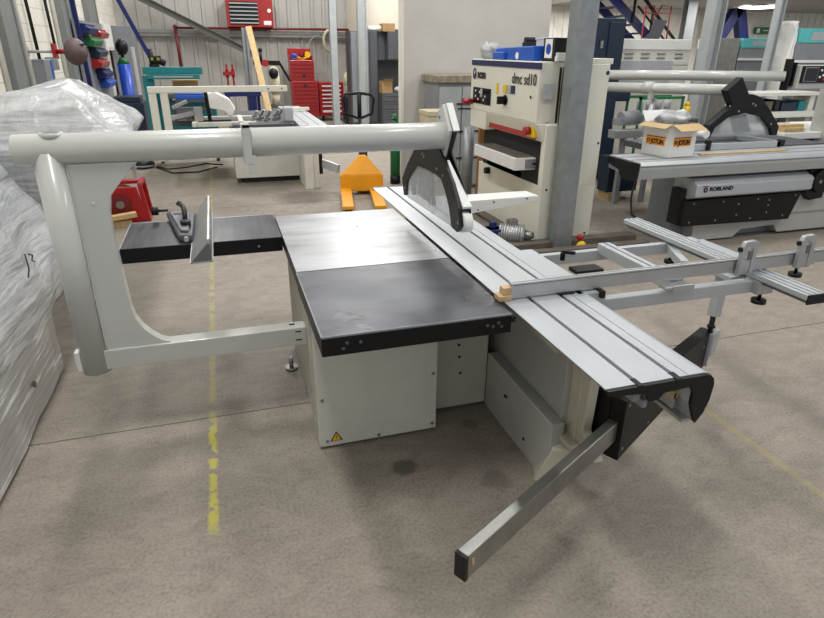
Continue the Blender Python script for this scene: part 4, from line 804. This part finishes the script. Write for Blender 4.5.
# upper right corner tower of the sander
tw = obj('side_cabinet', MB().box(3.10, 3.47, 3.37, 4.6, 1.80, 1.85), M['scm'], sm, .004)
obj('small_emblem', MB().disc((3.42, 3.364, 1.72), (0, -1, 0), .02, .003), M['navy'], sm)
# things on the sander
ca = thing('tool_case', (2.9, 4.2, 1.82), 'bright blue plastic tool case lying on the cream sanding machine', 'case')
obj('case_body', MB().prism([(4.72, 1.822), (4.60, 1.94), (3.72, 1.96), (3.72, 1.822)], 'x', 2.78, 3.05), M['blue'], ca, .01)
obj('case_grip', MB().box(2.74, 2.78, 4.34, 4.62, 1.822, 1.90), M['blue'], ca, .01)
obj('case_label', MB().disc((2.779, 4.08, 1.865), (-1, 0, 0), .035, .003), M['paper'], ca)
pb = MB().sph((2.82, 4.92, 1.90), .10, (1, 1.3, 1)).sph((2.85, 4.84, 1.95), .07, (1, 1.4, .8)); pb.b.normal_update(); crumple(pb, .03, 12, 3)
tag(obj('plastic_bag', pb, M['film']), 'crumpled clear bag left of the blue tool case', 'bag')
cc = thing('printed_carton', (3.0, 3.6, 1.82), 'black and white carton with a blue round mark right of the tool case', 'box')
obj('carton_body', MB().box(2.86, 3.02, 3.46, 3.68, 1.822, 2.03), M['ink'], cc, .004); obj('printed_mark', MB().disc((2.859, 3.57, 1.93), (-1, 0, 0), .05, .002), M['blue'], cc); obj('printed_panel', MB().box(2.857, 2.86, 3.50, 3.64, 1.85, 2.02), M['paper'], cc)
tag(obj('small_box', MB().box(2.88, 3.14, 3.44, 3.56, 1.822, 1.90).box(2.86, 2.88, 3.4, 3.44, 1.822, 1.87), M['paper'], bev=.004), 'small white box beside the printed carton on the sander', 'box')
tag(obj('stacked_box', MB().box(3.0, 3.3, 3.70, 4.1, 1.86, 2.04).box(2.99, 3.31, 3.69, 4.11, 2.02, 2.04), M['offw'], bev=.004), 'white box at the back of the sander top behind the carton', 'box')
tag(obj('metal_fitting', MB().box(3.0, 3.12, 4.3, 4.42, 1.822, 2.0).cyl((3.0, 4.36, 2.02), (3.2, 4.36, 2.02), .03), M['dark'], bev=.005), 'dark fitting standing behind the blue tool case', 'fitting')
# floor things near the column
mo = thing('electric_motor', (2.62, 3.55, 0), 'silver electric motor on the floor in front of the sander', 'motor')
mo_b = MB().cyl((2.44, 3.50, .13), (2.66, 3.38, .13), .10, n=24)
for i in range(10):
    t = i/10; c0 = V((2.44, 3.50, .13)).lerp(V((2.66, 3.38, .13)), t); mo_b.cyl(c0, c0+V((.012, -.009, 0)), .112, n=24)
obj('housing', mo_b, M['alu'], mo); obj('shaft', MB().cyl((2.66, 3.38, .13), (2.75, 3.33, .13), .06, .03), M['steel'], mo); obj('feet', MB().box(2.48, 2.64, 3.38, 3.52, .0, .04), M['alu'], mo); obj('terminal_box', MB().box(2.50, 2.60, 3.42, 3.50, .22, .29), M['steel'], mo, .006)
tag(obj('plastic_crate', MB().box(2.27, 2.44, 3.42, 3.58, 0, .20).box(2.26, 2.45, 3.41, 3.59, .17, .20).box(2.32, 2.38, 3.46, 3.54, .2, .27), M['blued'], bev=.01), 'dark blue container on the floor left of the silver motor', 'container')
tag(obj('timber_bearer', MB().box(1.9, 3.9, 2.92, 3.02, .0, .09).box(1.9, 3.95, 3.22, 3.36, .0, .08), M['oldwood'], bev=.006), 'grey timber bearers on the floor in front of the galvanised column', 'timber')
tag(obj('floor_cable', MB().path([(4.9, 4.6, .5), (4.75, 4.45, .15), (4.6, 4.2, .02), (4.5, 3.9, .02), (4.7, 3.75, .02), (5.2, 3.72, .02)], .014, 8), M['blackp']), 'black cable trailing over the floor left of the right-hand saw', 'cable')
pa = thing('wooden_pallet', (2.3, 4.1, 0), 'worn wooden pallet lying on the floor behind the silver sliding table', 'pallet')
for i in range(6): obj('deck_board', MB().box(1.75+i*.17, 1.87+i*.17, 3.66, 4.7, .08, .10), M['oldwood'], pa)
for y in (3.66, 4.1, 4.6): obj('pallet_bearer', MB().box(1.75, 2.75, y, y+.1, 0, .08), M['oldwood'], pa)
tag(obj('tape_roll', MB().cyl((2.12, 3.95, .10), (2.12, 3.95, .15), .055), M['yellow']), 'small yellow roll lying on the wooden pallet', 'roll')
tag(obj('glove', MB().sph((3.17, 3.08, .055), .055, (1, .7, 1)), M['yellow']), 'yellow glove at the foot of the galvanised column', 'glove')
tag(obj('rag', MB().sph((3.16, 3.10, .145), .04, (1, .8, .9)), M['red']), 'small red rag at the foot of the galvanised column', 'rag')
# ------------------------------------------------------------------ SAW 2 (right)
r2 = thing('panel_saw', (5.2, 3.6, 0), 'white panel saw on the right with a silver sliding table and black side panel', 'saw')
obj('machine_body', MB().box(4.32, 6.9, 3.15, 3.57, 0, .74).box(4.9, 6.8, 3.57, 4.25, .25, .86), M['grey'], r2, .006)
fb = obj('front_skirt', MB().prism([(4.50, .02), (5.05, .02), (5.14, .10), (5.60, .12), (5.68, .03), (7.2, .03), (7.2, .30), (4.46, .30)], 'y', 3.0, 3.2), M['gbox'], r2, .004)
obj('upper_front', MB().box(5.7, 7.4, 2.98, 3.2, .25, .70), M['gbox'], r2, .006)
bp_ = obj('black_panel', MB().prism([(4.24, .22), (5.70, .20), (5.80, .50), (4.24, .49)], 'y', 2.92, 2.99), M['black'], r2, .004)
screws(bp_, [(4.34, 2.92, .26), (4.36, 2.92, .46), (4.68, 2.92, .26), (4.74, 2.92, .46), (5.15, 2.92, .25), (5.2, 2.92, .46), (5.6, 2.92, .25), (5.72, 2.92, .47), (4.95, 2.92, .30), (4.95, 2.92, .42), (5.36, 2.92, .38), (5.36, 2.92, .44), (5.36, 2.92, .30)], (0, -1, 0), .010)
obj('inner_rail', MB().prism([(2.96, .50), (2.86, .54), (2.86, .66), (2.94, .72), (3.2, .72), (3.2, .50)], 'x', 4.30, 5.86), M['aluw'], r2, .01)
obj('rail_end_block', MB().box(4.245, 4.30, 2.99, 3.15, .22, .60), M['dark'], r2)
lp = obj('name_plate', MB().box(4.33, 4.34, 2.858, 2.86, .56, .57), M['aluw'], r2)
text('lettering', 'ROBLAND', .056, (4.465, 2.857, .60), math.pi/2, 0, M['ink'], r2, 1.15, .002)
obj('logo_mark', MB().path([(4.415+.018*math.cos(t), 2.855, .615+.022*math.sin(t)) for t in [2*math.pi*i/16 for i in range(16)]], .006, 6, True), M['ink'], r2)
obj('logo_accent', MB().beam((4.37, 2.855, .655), (4.45, 2.855, .65), .003, .008), M['red'], r2)
st2 = obj('sliding_table', MB().prism([(2.85, .93), (2.83, .90), (2.83, .86), (2.86, .76), (2.90, .76), (3.35, .80), (3.35, .93)], 'x', 3.56, 8.2), M['aluw'], r2, .006)
obj('table_groove', MB().box(3.56, 8.2, 2.825, 2.831, .885, .892), M['slot'], st2); obj('top_slot', MB().box(3.56, 8.2, 2.98, 2.995, .93, .932).box(3.56, 8.2, 3.16, 3.175, .93, .932), M['slot'], st2)
obj('end_cap', MB().prism([(2.845, .92), (2.85, .77), (2.95, .74), (3.08, .74), (3.14, .82), (3.34, .86), (3.34, .92)], 'x', 3.53, 3.56), M['blackp'], st2)
obj('pivot_knob', MB().cyl((5.98, 2.92, .62), (5.98, 2.84, .62), .13, n=28).prism([(5.83, .74), (6.1, .74), (6.1, .42), (5.92, .40), (5.82, .5)], 'y', 2.9, 2.98), M['blackp'], r2, .01)
screws(r2, [(5.93, 2.838, .62), (6.03, 2.838, .62)], (0, -1, 0), .02)
obj('main_table', MB().box(4.4, 6.6, 3.42, 4.3, .86, .93), M['cup'], r2, .004)
obj('crosscut_frame', MB().box(4.35, 5.75, 3.30, 3.34, .935, 1.0).box(5.70, 5.75, 3.30, 3.95, .935, 1.0).box(4.35, 5.75, 3.9, 3.95, .935, 1.0), M['aluw'], r2, .003)
obj('frame_stop', MB().box(5.74, 5.80, 3.29, 3.35, .94, 1.01).box(4.72, 4.76, 3.27, 3.33, .94, 1.04), M['blackp'], r2)
ot = obj('overhead_tube', MB().cyl((5.44, 3.75, 1.512), (4.72, 5.7, 1.456), .062, n=32), M['tube'], r2)
obj('tube_collar', MB().cyl((5.07, 4.75, 1.487), (5.02, 4.88, 1.483), .075, n=24).box(5.02, 5.07, 4.72, 4.78, 1.35, 1.45), M['tube'], ot)
gg = obj('saw_guard', MB().prism([(5.30, 1.66), (5.12, 1.52), (5.24, 1.36), (5.16, 1.30), (4.98, 1.16), (4.94, 1.02), (5.01, 1.01), (5.06, 1.13), (5.22, 1.24), (5.45, 1.28), (5.68, 1.24), (5.86, 1.10), (5.90, 1.02), (5.98, 1.02), (5.98, 1.12), (5.78, 1.32), (5.62, 1.45), (5.50, 1.48), (5.44, 1.48)], 'y', 3.58, 3.68), M['blackp'], r2, .006)
obj('visor', MB().prism([(5.01, 1.02), (5.06, 1.13), (5.22, 1.24), (5.45, 1.28), (5.68, 1.24), (5.86, 1.10), (5.90, 1.02)], 'y', 3.62, 3.625), M['clear'], gg)
obj('inner_baffle', MB().prism([(5.40, 1.06), (5.30, 1.24), (5.52, 1.26), (5.64, 1.06)], 'y', 3.64, 3.66), M['smoke'], gg)
obj('guard_roller', MB().cyl((4.95, 3.57, 1.06), (4.95, 3.69, 1.06), .045), M['paper'], gg)
for x, z in ((5.2, 1.36), (5.34, 1.30), (5.52, 1.38), (5.56, 1.36), (5.85, 1.15)): obj('bolt', MB().disc((x, 3.58, z), (0, -1, 0), .012, .005, 10), M['steel'], gg)
tag(obj('wooden_strip', MB().box(4.45, 5.6, 3.05, 3.10, .932, .945), M['pine']), 'pale yellow wooden strip lying on the right-hand sliding table', 'strip')
# box JOTUN
jb = thing('cardboard_box', (4.1, 3.2, .93), 'open white carton with orange printed marks on the right-hand sliding table', 'box')
bx0, bx1, by0, by1, bz0, bz1 = 4.0, 4.34, 2.98, 3.34, .932, 1.25
# rotated box: corner toward camera
cj = V((4.14, 3.20, 0)); ang = math.radians(8)
def jr(x, y, z): return V((cj.x+x*math.cos(ang)-y*math.sin(ang), cj.y+x*math.sin(ang)+y*math.cos(ang), z))
h = .18; mbj = MB()
for (a, b) in (((-h, -h), (h, -h)), ((h, -h), (h, h)), ((h, h), (-h, h)), ((-h, h), (-h, -h))):
    n_ = V((b[1]-a[1], -(b[0]-a[0]), 0)).normalized()*.003
    mbj.hexa([jr(a[0], a[1], bz0), jr(b[0], b[1], bz0), jr(b[0]-n_.x, b[1]-n_.y, bz0), jr(a[0]-n_.x, a[1]-n_.y, bz0)], [jr(a[0], a[1], bz1), jr(b[0], b[1], bz1), jr(b[0]-n_.x, b[1]-n_.y, bz1), jr(a[0]-n_.x, a[1]-n_.y, bz1)])
mbj.hexa([jr(-h, -h, bz0), jr(h, -h, bz0), jr(h, h, bz0), jr(-h, h, bz0)], [jr(-h, -h, bz0+.004), jr(h, -h, bz0+.004), jr(h, h, bz0+.004), jr(-h, h, bz0+.004)])
jbody = obj('carton_body', mbj, M['paper'], jb)
def flap(a, b, out, dz, m=M['cardi']):
    q = .004
    mb = MB().hexa([jr(a[0], a[1], bz1), jr(b[0], b[1], bz1), jr(b[0]+out[0], b[1]+out[1], bz1+dz), jr(a[0]+out[0], a[1]+out[1], bz1+dz)], [jr(a[0], a[1], bz1+q), jr(b[0], b[1], bz1+q), jr(b[0]+out[0], b[1]+out[1], bz1+dz+q), jr(a[0]+out[0], a[1]+out[1], bz1+dz+q)])
    obj('flap', mb, m, jb)
flap((-h, -h), (h, -h), (.0, -.12), -.05); flap((h, h), (h, -h), (.12, .0), -.055); flap((-h, -h), (-h, h), (-.12, -.02), -.03); flap((-h, h), (h, h), (0, .06), .10, M['paper'])
bg = MB().sph(tuple(jr(.04, .02, 1.30)), .15, (1.25, 1.1, .5), 20); bg.b.normal_update(); crumple(bg, .035, 9, 4)
tag(obj('plastic_liner', bg, M['film']), 'crumpled clear liner bulging out of the white carton', 'bag')
def jlab(ox, oy, rz, w):
    # orange label with lettering
    d = V((math.cos(ang+rz), math.sin(ang+rz), 0)); n_ = V((d.y, -d.x, 0)); p = jr(ox, oy, 0)+n_*.003
    mb = MB(); z0, z1 = 1.04, 1.12
    mb.hexa([p+V((0,0,z0)), p+d*w+V((0,0,z0)), p+d*w-n_*.002+V((0,0,z0)), p-n_*.002+V((0,0,z0))], [p+V((0,0,z1)), p+d*w+V((0,0,z1)), p+d*w-n_*.002+V((0,0,z1)), p-n_*.002+V((0,0,z1))])
    l = obj('printed_label', mb, M['orange'], jbody)
    q = p+n_*.002+d*(w*.27)
    text('lettering', 'JOTUN', .066, (q.x, q.y, 1.053), math.pi/2, ang+rz, M['ink'], jbody, w*.74/.235, .003)
    c = p+n_*.002+d*(w*.13); obj('emblem', MB().path([c+d*.016*math.cos(t)+V((0, 0, 1.08+.016*math.sin(t))) for t in [2*math.pi*i/14 for i in range(14)]], .005, 6, True), M['ink'], jbody)
    obj('print_line', MB().beam(p+n_*.002+V((0, 0, 1.123)), p+n_*.002+d*w+V((0, 0, 1.123)), .002, .007), M['red'], jbody)
jlab(-h+.05, -h, 0, .24); jlab(-h, h-.05, -math.pi/2, .25)
# third overhead tube with control panel
t3 = thing('control_gantry', (6.8, 4.3, 0), 'white overhead tube carrying a black touch screen panel at the far right', 'machine')
obj('gantry_tube', MB().cyl((6.62, 4.25, 1.635), (4.75, 5.75, 1.61), .062, n=32), M['tube'], t3)
obj('tube_flange', MB().box(6.62, 6.66, 4.2, 4.30, 1.47, 1.84).box(6.70, 6.73, 4.2, 4.3, 1.52, 1.80).box(6.66, 6.70, 4.22, 4.28, 1.58, 1.74), M['blackp'], t3, .006)
pn = obj('panel_box', MB().box(6.73, 7.9, 4.15, 4.35, 1.49, 1.77), M['tube'], t3, .01)
obj('panel_face', MB().box(6.76, 7.9, 4.13, 4.15, 1.56, 1.76), M['blackp'], pn)
obj('screen_frame', MB().box(6.79, 7.0, 4.12, 4.13, 1.575, 1.745), M['grey'], pn); obj('screen', MB().box(6.80, 6.99, 4.115, 4.12, 1.585, 1.735), M['screen'], pn)
for i, (x, z) in enumerate(((7.06, 1.71), (7.05, 1.63), (7.10, 1.65), (7.12, 1.60), (7.16, 1.68), (7.2, 1.62))): obj('button', MB().disc((x, 4.13, z), (0, -1, 0), .014, .008, 10), M['paper'] if i != 3 else M['red'], pn)
obj('gantry_post', MB().box(7.55, 7.75, 4.2, 4.5, 0, 1.5), M['tube'], t3, .01)
obj('machine_table', MB().box(6.9, 9.5, 4.3, 5.4, .84, .92), M['white'], t3, .006); obj('table_base', MB().box(7.1, 9.3, 4.4, 5.3, 0, .84), M['dark'], t3)
tag(obj('paper_stack', MB().box(7.6, 8.1, 4.5, 4.9, .92, .99), M['paper'], bev=.01), 'white papers on the table at the far right', 'papers')
tag(obj('timber_offcut', MB().box(7.0, 7.35, 4.4, 4.5, .92, .97).box(7.1, 7.5, 4.55, 4.65, .92, 1.0), M['pine'], bev=.004), 'brown wood offcuts on the table behind the right-hand guard', 'timber')
# bench behind the right saw
sh = thing('work_bench', (8, 5.8, 0), 'white shelving bench behind the right-hand guard holding teal and dark boxes', 'bench')
obj('upright', MB().box(7.3, 7.48, 5.5, 5.85, 0, 1.35), M['offw'], sh, .006); obj('shelf', MB().box(7.3, 8.75, 5.45, 5.9, .98, 1.07), M['offw'], sh, .006); obj('shelf', MB().box(7.3, 8.75, 5.45, 5.9, 1.30, 1.35), M['offw'], sh, .006); obj('upright', MB().box(8.6, 8.7, 5.5, 5.85, 0, 1.3), M['offw'], sh, .006)
for i, (x, w_, m_, l) in enumerate(((7.55, .13, 'cup', 'dark box on the white shelving bench, leftmost'), (7.72, .16, 'oldwood', 'brown box on the white shelving bench between two dark ones'), (7.93, .09, 'dark', 'black box on the white shelving bench'), (8.06, .3, 'navy2', 'long dark teal box on the white shelving bench'), (8.40, .14, 'teal', 'teal box on the white shelving bench, rightmost'))):
    tag(obj('storage_box', MB().box(x, x+w_, 5.5, 5.8, 1.07, 1.20+.02*(i % 3)).box(x-.005, x+w_+.005, 5.495, 5.805, 1.18+.02*(i % 3), 1.20+.02*(i % 3)), M[m_], bev=.006), l, 'box')
# navy machine
nv = thing('dark_blue_machine', (5.3, 6.4, 0), 'tall dark blue machine cabinet right of the cream sander', 'machine')
obj('cabinet', MB().box(5.07, 5.56, 6.2, 6.8, .1, 2.35), M['navy2'], nv, .01); obj('front_door', MB().box(5.28, 5.53, 6.18, 6.2, .2, 2.3), M['navy2'], nv, .006); obj('side_box', MB().box(5.56, 5.85, 6.25, 6.7, 1.2, 1.36), M['navy2'], nv, .02); obj('feet', MB().box(5.1, 5.4, 6.25, 6.75, 0, .1), M['pine'], nv); obj('hinge', MB().box(5.15, 5.19, 6.17, 6.2, 1.95, 2.05), M['steel'], nv)
obj('lower_cabinet', MB().box(5.56, 5.7, 6.3, 6.7, 0.0, .65), M['navy2'], nv, .01)
# clutter between
cw = thing('grey_work_table', (5.0, 4.7, 0), 'low grey aluminium machine table behind the white carton', 'table')
obj('table_rail', MB().box(4.55, 5.2, 4.7, 4.85, .88, .98), M['alu'], cw, .004); obj('bracket', MB().box(4.95, 5.0, 4.66, 4.7, .85, 1.1).beam((5.0, 4.7, 1.0), (5.15, 4.8, 1.35), .05, .08), M['alu'], cw, .004); obj('leg', MB().box(4.72, 4.78, 4.76, 4.82, 0, .88), M['grey'], cw); obj('leg', MB().box(5.15, 5.2, 4.76, 4.82, 0, .88), M['grey'], cw); obj('lower_case', MB().box(4.72, 5.2, 4.95, 5.2, .12, .6), M['navy2'], cw, .01); obj('bearer', MB().box(4.75, 4.95, 4.95, 5.2, 0, .12), M['pine'], cw); obj('motor', MB().cyl((4.75, 4.9, 1.1), (5.0, 4.9, 1.12), .09).box(4.7, 5.1, 4.85, 5.0, 1.02, 1.1), M['grey'], cw)
gt = thing('green_trolley', (6.3, 6.2, 0), 'green framed trolley with silver canisters behind the open carton', 'trolley')
obj('frame', MB().box(5.85, 6.65, 6.0, 6.05, 1.24, 1.28).box(5.85, 6.65, 6.3, 6.35, 1.24, 1.28).box(5.85, 5.88, 6.0, 6.03, 0, 1.28).box(6.62, 6.65, 6.0, 6.03, 0, 1.28).box(5.85, 5.88, 6.32, 6.35, 0, 1.28).box(6.62, 6.65, 6.32, 6.35, 0, 1.28).box(5.85, 6.65, 6.0, 6.35, .95, .99), M['green'], gt)
for i in range(4):
    x = 5.98+i*.17; tag(obj('steel_canister', MB().cyl((x, 6.17, .99), (x, 6.17, 1.22), .045, .055, n=16), M['label']), ['silver canister in the green trolley, leftmost', 'silver canister in the green trolley, second from left', 'silver canister in the green trolley, second from right', 'silver canister in the green trolley, rightmost'][i], 'canister', 'canisters in the green trolley')
tag(obj('yellow_bottle', MB().cyl((6.72, 6.0, .95), (6.72, 6.0, 1.14), .05, n=16).cyl((6.72, 6.0, 1.14), (6.72, 6.0, 1.20), .05, .02, n=16), M['yellow']), 'yellow bottle beside the green trolley', 'bottle')
tag(obj('side_crate', MB().box(6.66, 6.9, 5.9, 6.2, 0, .95), M['cup'], bev=.01), 'dark crate under the yellow bottle', 'crate')
# steel rack at back right
rk2 = thing('panel_rack', (7.6, 8.2, 0), 'long white metal cabinet with slotted middle band behind the overhead tubes', 'cabinet')
obj('carcass', MB().box(6.70, 8.40, 8.1, 8.7, 0, 2.12), M['offw'], rk2, .01)
obj('upper_panel', MB().box(6.70, 8.38, 8.08, 8.1, 1.94, 2.11), M['white'], rk2, .004)
for x in (6.95, 7.30, 7.65, 8.05): obj('slot', MB().box(x, x+.18, 8.085, 8.1, 1.86, 1.875).box(x, x+.18, 8.085, 8.1, 1.79, 1.805), M['slot'], rk2)
obj('grey_door', MB().box(6.72, 8.0, 8.08, 8.1, 1.2, 1.75), M['label'], rk2, .004)
obj('side_drawer', MB().box(8.03, 8.37, 8.08, 8.1, 1.68, 1.75).box(8.03, 8.37, 8.08, 8.1, 1.58, 1.65), M['offw'], rk2, .004)
tag(obj('safety_sign', MB().box(8.46, 8.62, 8.0, 8.02, 1.96, 2.12), M['paper']), 'white safety sign with a blue disc on the end of the long white cabinet', 'sign')
obj('sign_disc', MB().disc((8.54, 8.0, 2.045), (0, -1, 0), .055, .002), M['blue'], bpy.data.objects['safety_sign'])
tag(obj('wrapped_stack', MB().box(8.86, 9.42, 8.0, 8.5, 0, 2.15).box(8.86, 8.90, 7.98, 8.0, .1, 2.14), M['wrapg'], bev=.02), 'grey beige wrapped stack beside the pale H-section column', 'stack')
for (x0, x1, y, zt, zb, z0, l, nm) in ((9.46, 10.3, 8.0, 2.15, 1.98, .1, 'turquoise-topped machine under stretch film, the more distant one', 'packed_machine'), (8.60, 10.2, 5.98, 2.26, 2.05, .1, 'turquoise-topped grey machine at the right edge, the nearer one', 'packed_machine')):
    dp = .38 if y < 6.5 else .7; t = thing(nm, ((x0+x1)/2, y+.2, 0), l, 'machine'); obj('body', MB().box(x0, x1, y, y+dp, z0, zb), M['grey'], t, .01); obj('top_panel', MB().box(x0+.02, x1, y-.01, y+dp, zb, zt), M['turq'], t, .01); obj('badge', MB().box(x0+.25, x0+.6, y-.015, y-.008, zb+.04, zt-.05), M['label'], t); obj('ledge', MB().box(x0-.02, x1, y-.04, y, 1.76, 1.80), M['paper'], t); obj('feet', MB().box(x0+.1, x1-.1, y+.05, y+dp-.05, 0, z0), M['dark'], t)
fl = loft([rq(8.48, 8.585, 6.0, 6.30, .0), rq(8.47, 8.585, 6.0, 6.30, 1.2), rq(8.49, 8.585, 6.0, 6.32, 1.9), rq(8.52, 8.585, 6.02, 6.34, 2.37)], 10, 12); crumple(fl, .03, 3, 8)
tag(obj('plastic_cover', fl, M['paper']), 'upright white film cover on the left side of the nearer turquoise-topped machine', 'cover')
# staircase and ladder
sr = thing('staircase', (10.5, 13, 0), 'blue steel staircase with black handrails at the back right', 'staircase')
def spt(px0): return px0
obj('stringer', MB().beam((9.6, 13, 3.35), (11.6, 13, 1.9), .06, .22), M['blued'], sr)
obj('stringer', MB().beam((9.6, 13.9, 3.35), (11.6, 13.9, 1.9), .06, .22), M['blued'], sr)
for i in range(7):
    t = i/7; obj('tread', MB().box(9.7+2*t, 9.98+2*t, 13.0, 13.9, 3.16-1.45*t, 3.20-1.45*t), M['blued'], sr)
obj('handrail', MB().beam((10.25, 12.95, 3.60), (12.1, 12.95, 2.05), .05, .05).beam((10.6, 12.95, 3.0), (11.9, 12.95, 1.95), .04, .04).beam((10.5, 12.95, 2.6), (10.5, 12.95, 3.4), .05, .05).beam((11.1, 12.95, 2.3), (11.1, 12.95, 2.9), .05, .05).beam((11.1, 13.9, 3.60), (12.9, 13.9, 2.05), .05, .05), M['dark'], sr)
ld = thing('step_ladder', (10.5, 12, 0), 'red tubular step ladder with a dark seat by the staircase', 'ladder')
obj('frame', MB().path([(10.15, 12, 0), (10.15, 12, 2.95), (10.40, 12, 2.95), (10.40, 12, 2.6), (10.62, 12, 2.95), (10.90, 12, 2.95), (10.90, 12, 0)], .018, 8).beam((10.15, 12, 2.78), (10.9, 12, 2.78), .025, .025), M['red'], ld)
obj('seat_panel', MB().prism([(10.42, 2.65), (10.80, 2.62), (10.62, 2.15), (10.2, 2.2), (10.35, 2.35)], 'y', 11.94, 11.97), M['cup'], ld)
for p0, p1, l in (((16.1, 16, 2.2), (16.75, 16, 3.3), 'deep blue diagonal brace under the mezzanine, left one of the pair'), ((17.2, 16, 2.2), (16.75, 16, 3.3), 'deep blue diagonal brace under the mezzanine, right one of the pair')):
    tag(obj('diagonal_brace', MB().beam(p0, p1, .25, .35), M['blued']), l, 'brace')
ex = thing('exit_sign', (17.3, 16.5, 2.4), 'small green exit sign with white mark on the far right back wall', 'sign')
obj('sign_plate', MB().box(18.5, 19.2, 16.85, 16.9, 2.50, 2.72), M['green'], ex); obj('white_mark', MB().box(18.58, 18.7, 16.84, 16.85, 2.54, 2.68).box(18.85, 19.1, 16.84, 16.85, 2.6, 2.63), M['paper'], ex)
cl_ = thing('ceiling_light', (16, 14.4, 3.15), 'glowing oval ceiling light under the mezzanine at the top right', 'light')
obj('light_body', MB().box(15.5, 16.5, 13.9, 14.9, 3.17, 3.22), M['white'], cl_, .02); obj('diffuser', MB().sph((16, 14.4, 3.17), .55, (1, 1, .08)), M['lens'], cl_)
# ------------------------------------------------------------------ lights
def area(name, loc, sx, sy, e, rot=(0, 0, 0), col=(1, .99, .97)):
    l = bpy.data.lights.new(name, 'AREA'); l.shape = 'RECTANGLE'; l.size = sx; l.size_y = sy; l.energy = e; l.color = col
    o = bpy.data.objects.new(name, l); o.location = loc; o.rotation_euler = rot; COL.objects.link(o); return o
for x in (-.8, 3.2, 7.6):
    for y in (-.6, 3.2, 7.2, 11.5, 15.0):
        area('high_bay', (x, y, 5.85), .5, 1.6, 50 if (x, y) == (3.2, -.6) else (92 if y < 9 else 70)) if (x, y) != (3.2, 11.5) else area('high_bay', (2.75, 11.6, 5.85), 1.3, 2.0, 260)  # far bay enlarged and brightened so the black table shows a reflected patch
area('mezz_fill', (12, 11, 3.1), 1, 1, 40); area('mezz_fill', (17, 14, 3.1), 1.5, 1.5, 80); area('mezz_fill', (12, 15, 3.1), 3, 2, 120)  # fill lamps added to brighten the shadowed wall below the mezzanine
area('wall_wash', (4.4, 13.2, 4.6), 1.2, .6, 18, (math.radians(35), 0, 0))
w = bpy.data.worlds.new('World'); SC.world = w; w.use_nodes = True
w.node_tree.nodes['Background'].inputs[0].default_value = (.93, .96, 1, 1); w.node_tree.nodes['Background'].inputs[1].default_value = .5
# ------------------------------------------------------------------ camera
f = 595.7; pitch, roll, yaw = map(math.radians, (23.59, .403, 17.394)); C = V((-.282, -2.071, 1.924))
F = V((math.sin(yaw)*math.cos(pitch), math.cos(yaw)*math.cos(pitch), -math.sin(pitch)))
Rt = V((math.cos(yaw), -math.sin(yaw), 0)); U = Rt.cross(F)
R2 = Rt*math.cos(roll)+U*math.sin(roll); U2 = -Rt*math.sin(roll)+U*math.cos(roll)
cam = bpy.data.cameras.new('camera'); cam.sensor_width = 36; cam.lens = f/824*36; cam.clip_end = 200
co = bpy.data.objects.new('camera', cam); COL.objects.link(co)
mw = Matrix((R2, U2, -F)).transposed().to_4x4(); mw.translation = C; co.matrix_world = mw
SC.camera = co
SC.view_settings.view_transform = 'Standard'; SC.view_settings.look = 'None'; SC.view_settings.exposure = .28
